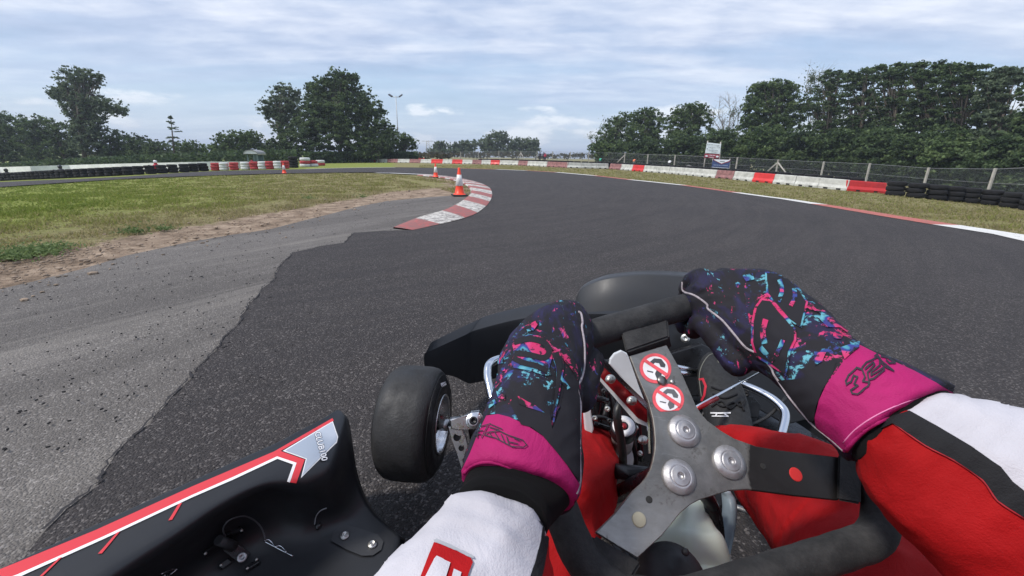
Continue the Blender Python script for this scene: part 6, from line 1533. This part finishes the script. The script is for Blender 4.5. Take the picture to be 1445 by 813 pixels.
surf_tube('seam', [(816,440),(820,443),(822,455),(821,462),(824,480),(825,500),(824,520),(820,535),(815,545),(816,556),(819,572),(818,600),(817.5,640),(818,680),(813,697)], .0013, M_seam, lb, gl_l, .0)
surf_tube('stitching', [(811.5,550),(812,590),(812,630),(813,672)], .0005, nmat('stitch_pink', (.5,.05,.15), .7), lb, gl_l, .001)
# band logo: slanted outlined letter strip
q_ = lambda pts: [(640+x/5.08, 560+y/5.08) for x, y in pts]
lgo_p = [(q_([(228,282),(300,300),(420,362),(500,368),(522,352),(495,318),(400,285),(330,250),(250,262),(228,282)]), 1.5)]
for a in [((262,265),(282,296)),((300,262),(330,312)),((345,275),(372,338)),((382,292),(400,350)),((400,330),(460,345)),((430,302),(470,322)),((272,205),(350,240)),((262,225),(330,245)),((190,225),(180,300)),((165,255),(215,250)),((155,280),(200,275)),((200,222),(270,200)),((205,300),(250,215))]: lgo_p.append((q_(a), 1.3))
M_ink2 = nmat('glove_ink', (.012,.010,.02), .7)
decal('logo', segs(lgo_p), M_ink2, lb, gl_l, .0024, 2.5)
surf_tube('piping', [(655,668),(668,656),(690,652),(715,658),(745,673),(775,693),(800,710)], .0016, M_gpink, lb, gl_l, .0)
# right glove panels
decal('wristband', [[(1212,487),(1242,502),(1290,524),(1347,555),(1340,560),(1310,566),(1285,574),(1255,588),(1226,603),(1206,620),(1192,638),(1178,628),(1152,603),(1150,590),(1156,565),(1167,541),(1186,512),(1200,495)]], M_gpink, rb, gl_r, .0010, 4)
decal('back_panel', [[(1060,384),(1085,385),(1110,392),(1137,419),(1166,441),(1195,469),(1212,488),(1196,502),(1180,525),(1165,545),(1150,540),(1130,535),(1112,540),(1095,520),(1080,505),(1062,480),(1055,440),(1050,405)]], M_gsp, rb, gl_r, .0010, 4)
r_ = lambda pts: [(940+x/3.533, 370+y/3.535) for x, y in pts]
decal('plain_panel', [r_([(560,590),(640,585),(720,575),(780,500),(850,500),(830,560),(780,640),(750,720),(740,790),(720,795),(640,690),(600,640)])], M_glove, rb, gl_r, .0016, 4)
shA = r_([(455,230),(480,195),(520,200),(560,250),(640,340),(640,390),(612,450),(598,560),(530,505),(460,462),(440,400),(440,300)])
shB = r_([(500,60),(580,65),(660,150),(695,205),(672,325),(620,290),(545,205),(512,160)])
decal('splatter_marking', [stroke(r_([(700,230),(760,250),(830,300),(900,350)]), 3), r_([(380,70),(430,60),(440,90),(400,100)]), r_([(740,450),(800,455),(780,500),(745,520)]), r_([(770,260),(830,300),(870,330),(800,330),(765,290)]), r_([(830,360),(880,370),(870,390),(835,385)]), r_([(870,430),(960,400),(960,430),(890,490)])], M_gbri, rb, gl_r, .0022, 3)
decal('print_edge', curve(shA, 7, close=True), M_gbri, rb, gl_r, .0022, 3, flat=True)
decal('print_edge', curve(shB, 6, close=True), M_gbri, rb, gl_r, .0023, 3, flat=True)
decal('logo', [shA], M_glove, rb, gl_r, .0027, 3); decal('logo', [shB], M_glove, rb, gl_r, .0027, 3)
for pth, w_ in [([(502,290),(488,350),(498,410)], 8),([(588,392),(574,430),(556,470)], 6),([(478,425),(505,455),(545,495)], 6),([(560,92),(576,150),(560,205)], 6),([(636,138),(640,182),(622,225)], 6)]:
    decal('print_slot', curve(r_(pth), w_), M_gbri, rb, gl_r, .0033, 3, flat=True)
u_ = lambda pts: [(1160+x/4.78, 470+y/4.78) for x, y in pts]
num_p = [(u_([(160,330),(180,290),(235,240),(270,250),(290,300),(275,330),(320,335),(310,360),(240,415),(205,410),(195,385),(240,360),(215,350),(225,330),(240,300),(215,290),(195,335),(165,350),(160,330)]), 2.3), (u_([(270,240),(300,205),(370,170),(385,185),(385,225),(330,265),(330,290),(410,240),(415,255),(350,310),(315,320),(305,270),(350,220),(340,205),(290,245)]), 2.3), (u_([(350,165),(365,150),(400,200),(480,262),(420,235),(395,210)]), 2.0), (u_([(395,165),(440,175),(490,210),(450,210),(430,190)]), 2.2)]
decal('number', segs(num_p), M_ink2, rb, gl_r, .0024, 2.0)
surf_tube('piping', [(1342,559),(1310,566),(1285,574),(1255,588),(1226,603),(1206,620),(1194,636)], .0018, M_gpink, rb, gl_r, .0)
surf_tube('stitching', [(1335,552),(1300,560),(1262,574),(1230,590),(1205,608),(1190,625)], .0005, nmat('stitch_light', (.7,.2,.4), .7), rb, gl_r, .001)
surf_tube('seam', [(963,398),(964,411),(980,417),(997,429),(999,436),(1012,446),(1022,455),(1038,474),(1053,491),(1070,500),(1087,517),(1092,528),(1098,537),(1115,562),(1135,586),(1150,602),(1175,622),(1190,636)], .0013, M_seam, rb, gl_r, .0)
# shoes
M_shoe = worn('shoe_black', (.014,.014,.015), .75, var=.35, scale=50, bump=.4, bscale=300, bd=.001)
bm = bmesh.new(); add_loft(bm, px_loft([(1002,640,1050,640,.86,.030),(1002,612,1060,612,.88,.036),(996,585,1056,585,.92,.042),(990,560,1048,560,.96,.042),(986,538,1038,538,.99,.036),(985,520,1028,522,1.02,.030),(990,506,1018,508,1.04,.02),(998,498,1012,500,1.05,.008)], 22, 4, 2.4)); sh = put('shoe', bm_mesh('shoe', bm, M_shoe, True), person)
sb = bvh_of([sh])
decal('shoe_trim', [stroke([(984,536),(992,535),(996,545),(994,558),(990,566)], 3.2)], nmat('trim_red', (.5,.02,.04), .6), sb, sh, .001, 3)
decal('shoe_logo', [stroke([(1003,583),(1016,583.5),(1031,583)], 2.0), stroke([(1005,587.5),(1028,588)], 1.5), stroke([(1012,584),(1010,588)], 1.8), stroke([(1022,584),(1027,588)], 1.8)], nmat('logo_white', (.65,.65,.66), .6), sb, sh, .002, 2.5)
surf_tube('lace', [(1008,566),(1020,574),(1034,568),(1046,574),(1052,566)], .0022, M_sblack, sb, sh, .003); surf_tube('lace', [(1004,574),(1018,566),(1030,577),(1044,566),(1050,580)], .0022, M_sblack, sb, sh, .003); surf_tube('lace', [(1006,556),(1022,562),(1040,556)], .0022, M_sblack, sb, sh, .003); surf_tube('lace', [(1004,546),(1020,551),(1036,546)], .0022, M_sblack, sb, sh, .003)
surf_tube('welt', [(990,560),(988,545),(987,530),(991,515),(1000,502),(1010,500),(1014,512)], .0014, nmat('welt', (.12,.12,.10), .7), sb, sh, 0)
bm = bmesh.new(); add_loft(bm, px_loft([(756,540,812,556,.92,.036),(752,520,808,532,.97,.038),(755,500,805,508,1.0,.034),(762,484,800,488,1.02,.022),(772,476,792,478,1.03,.008)], 20, 4, 2.4)); put('shoe', bm_mesh('shoe', bm, M_shoe, True), person)
# helmet behind the viewpoint
bm = bmesh.new(); hc = tb+Vector((0,-.02,.70)); add_lathe(bm, [(0,.0),(0,.075),(.03,.10),(.08,.118),(.14,.125),(.20,.115),(.245,.08),(.268,.035),(.27,0)], hc, (0,0,1), 32)
for f in bm.faces:
    c = f.calc_center_median()-hc
    if .10 < c.z < .17 and c.dot(KF) > .06: f.material_index = 1
put('helmet', bm_mesh('helmet', bm, mats=[nmat('helmet_white', (.7,.7,.7), .25), nmat('visor', (.02,.02,.03), .1)]), person)
# ============================================================= HAZE
zlo = float(GZ.min())-1.0; bm = bmesh.new(); add_box(bm, (0, 0, (zlo+26)/2), 9400, 9400, 26-zlo)
M_haze = bpy.data.materials.new('haze'); M_haze.use_nodes = True; t_ = M_haze.node_tree; t_.nodes.clear()
o_ = t_.nodes.new('ShaderNodeOutputMaterial'); pv = t_.nodes.new('ShaderNodeVolumePrincipled'); pv.inputs['Color'].default_value = (.80,.87,1.0,1); pv.inputs['Density'].default_value = .0007; pv.inputs['Anisotropy'].default_value = .2
t_.links.new(pv.outputs[0], o_.inputs['Volume'])
tag(put('haze', bm_mesh('haze', bm, M_haze)), 'pale damp air between the track and the far trees', 'haze', kind='stuff')
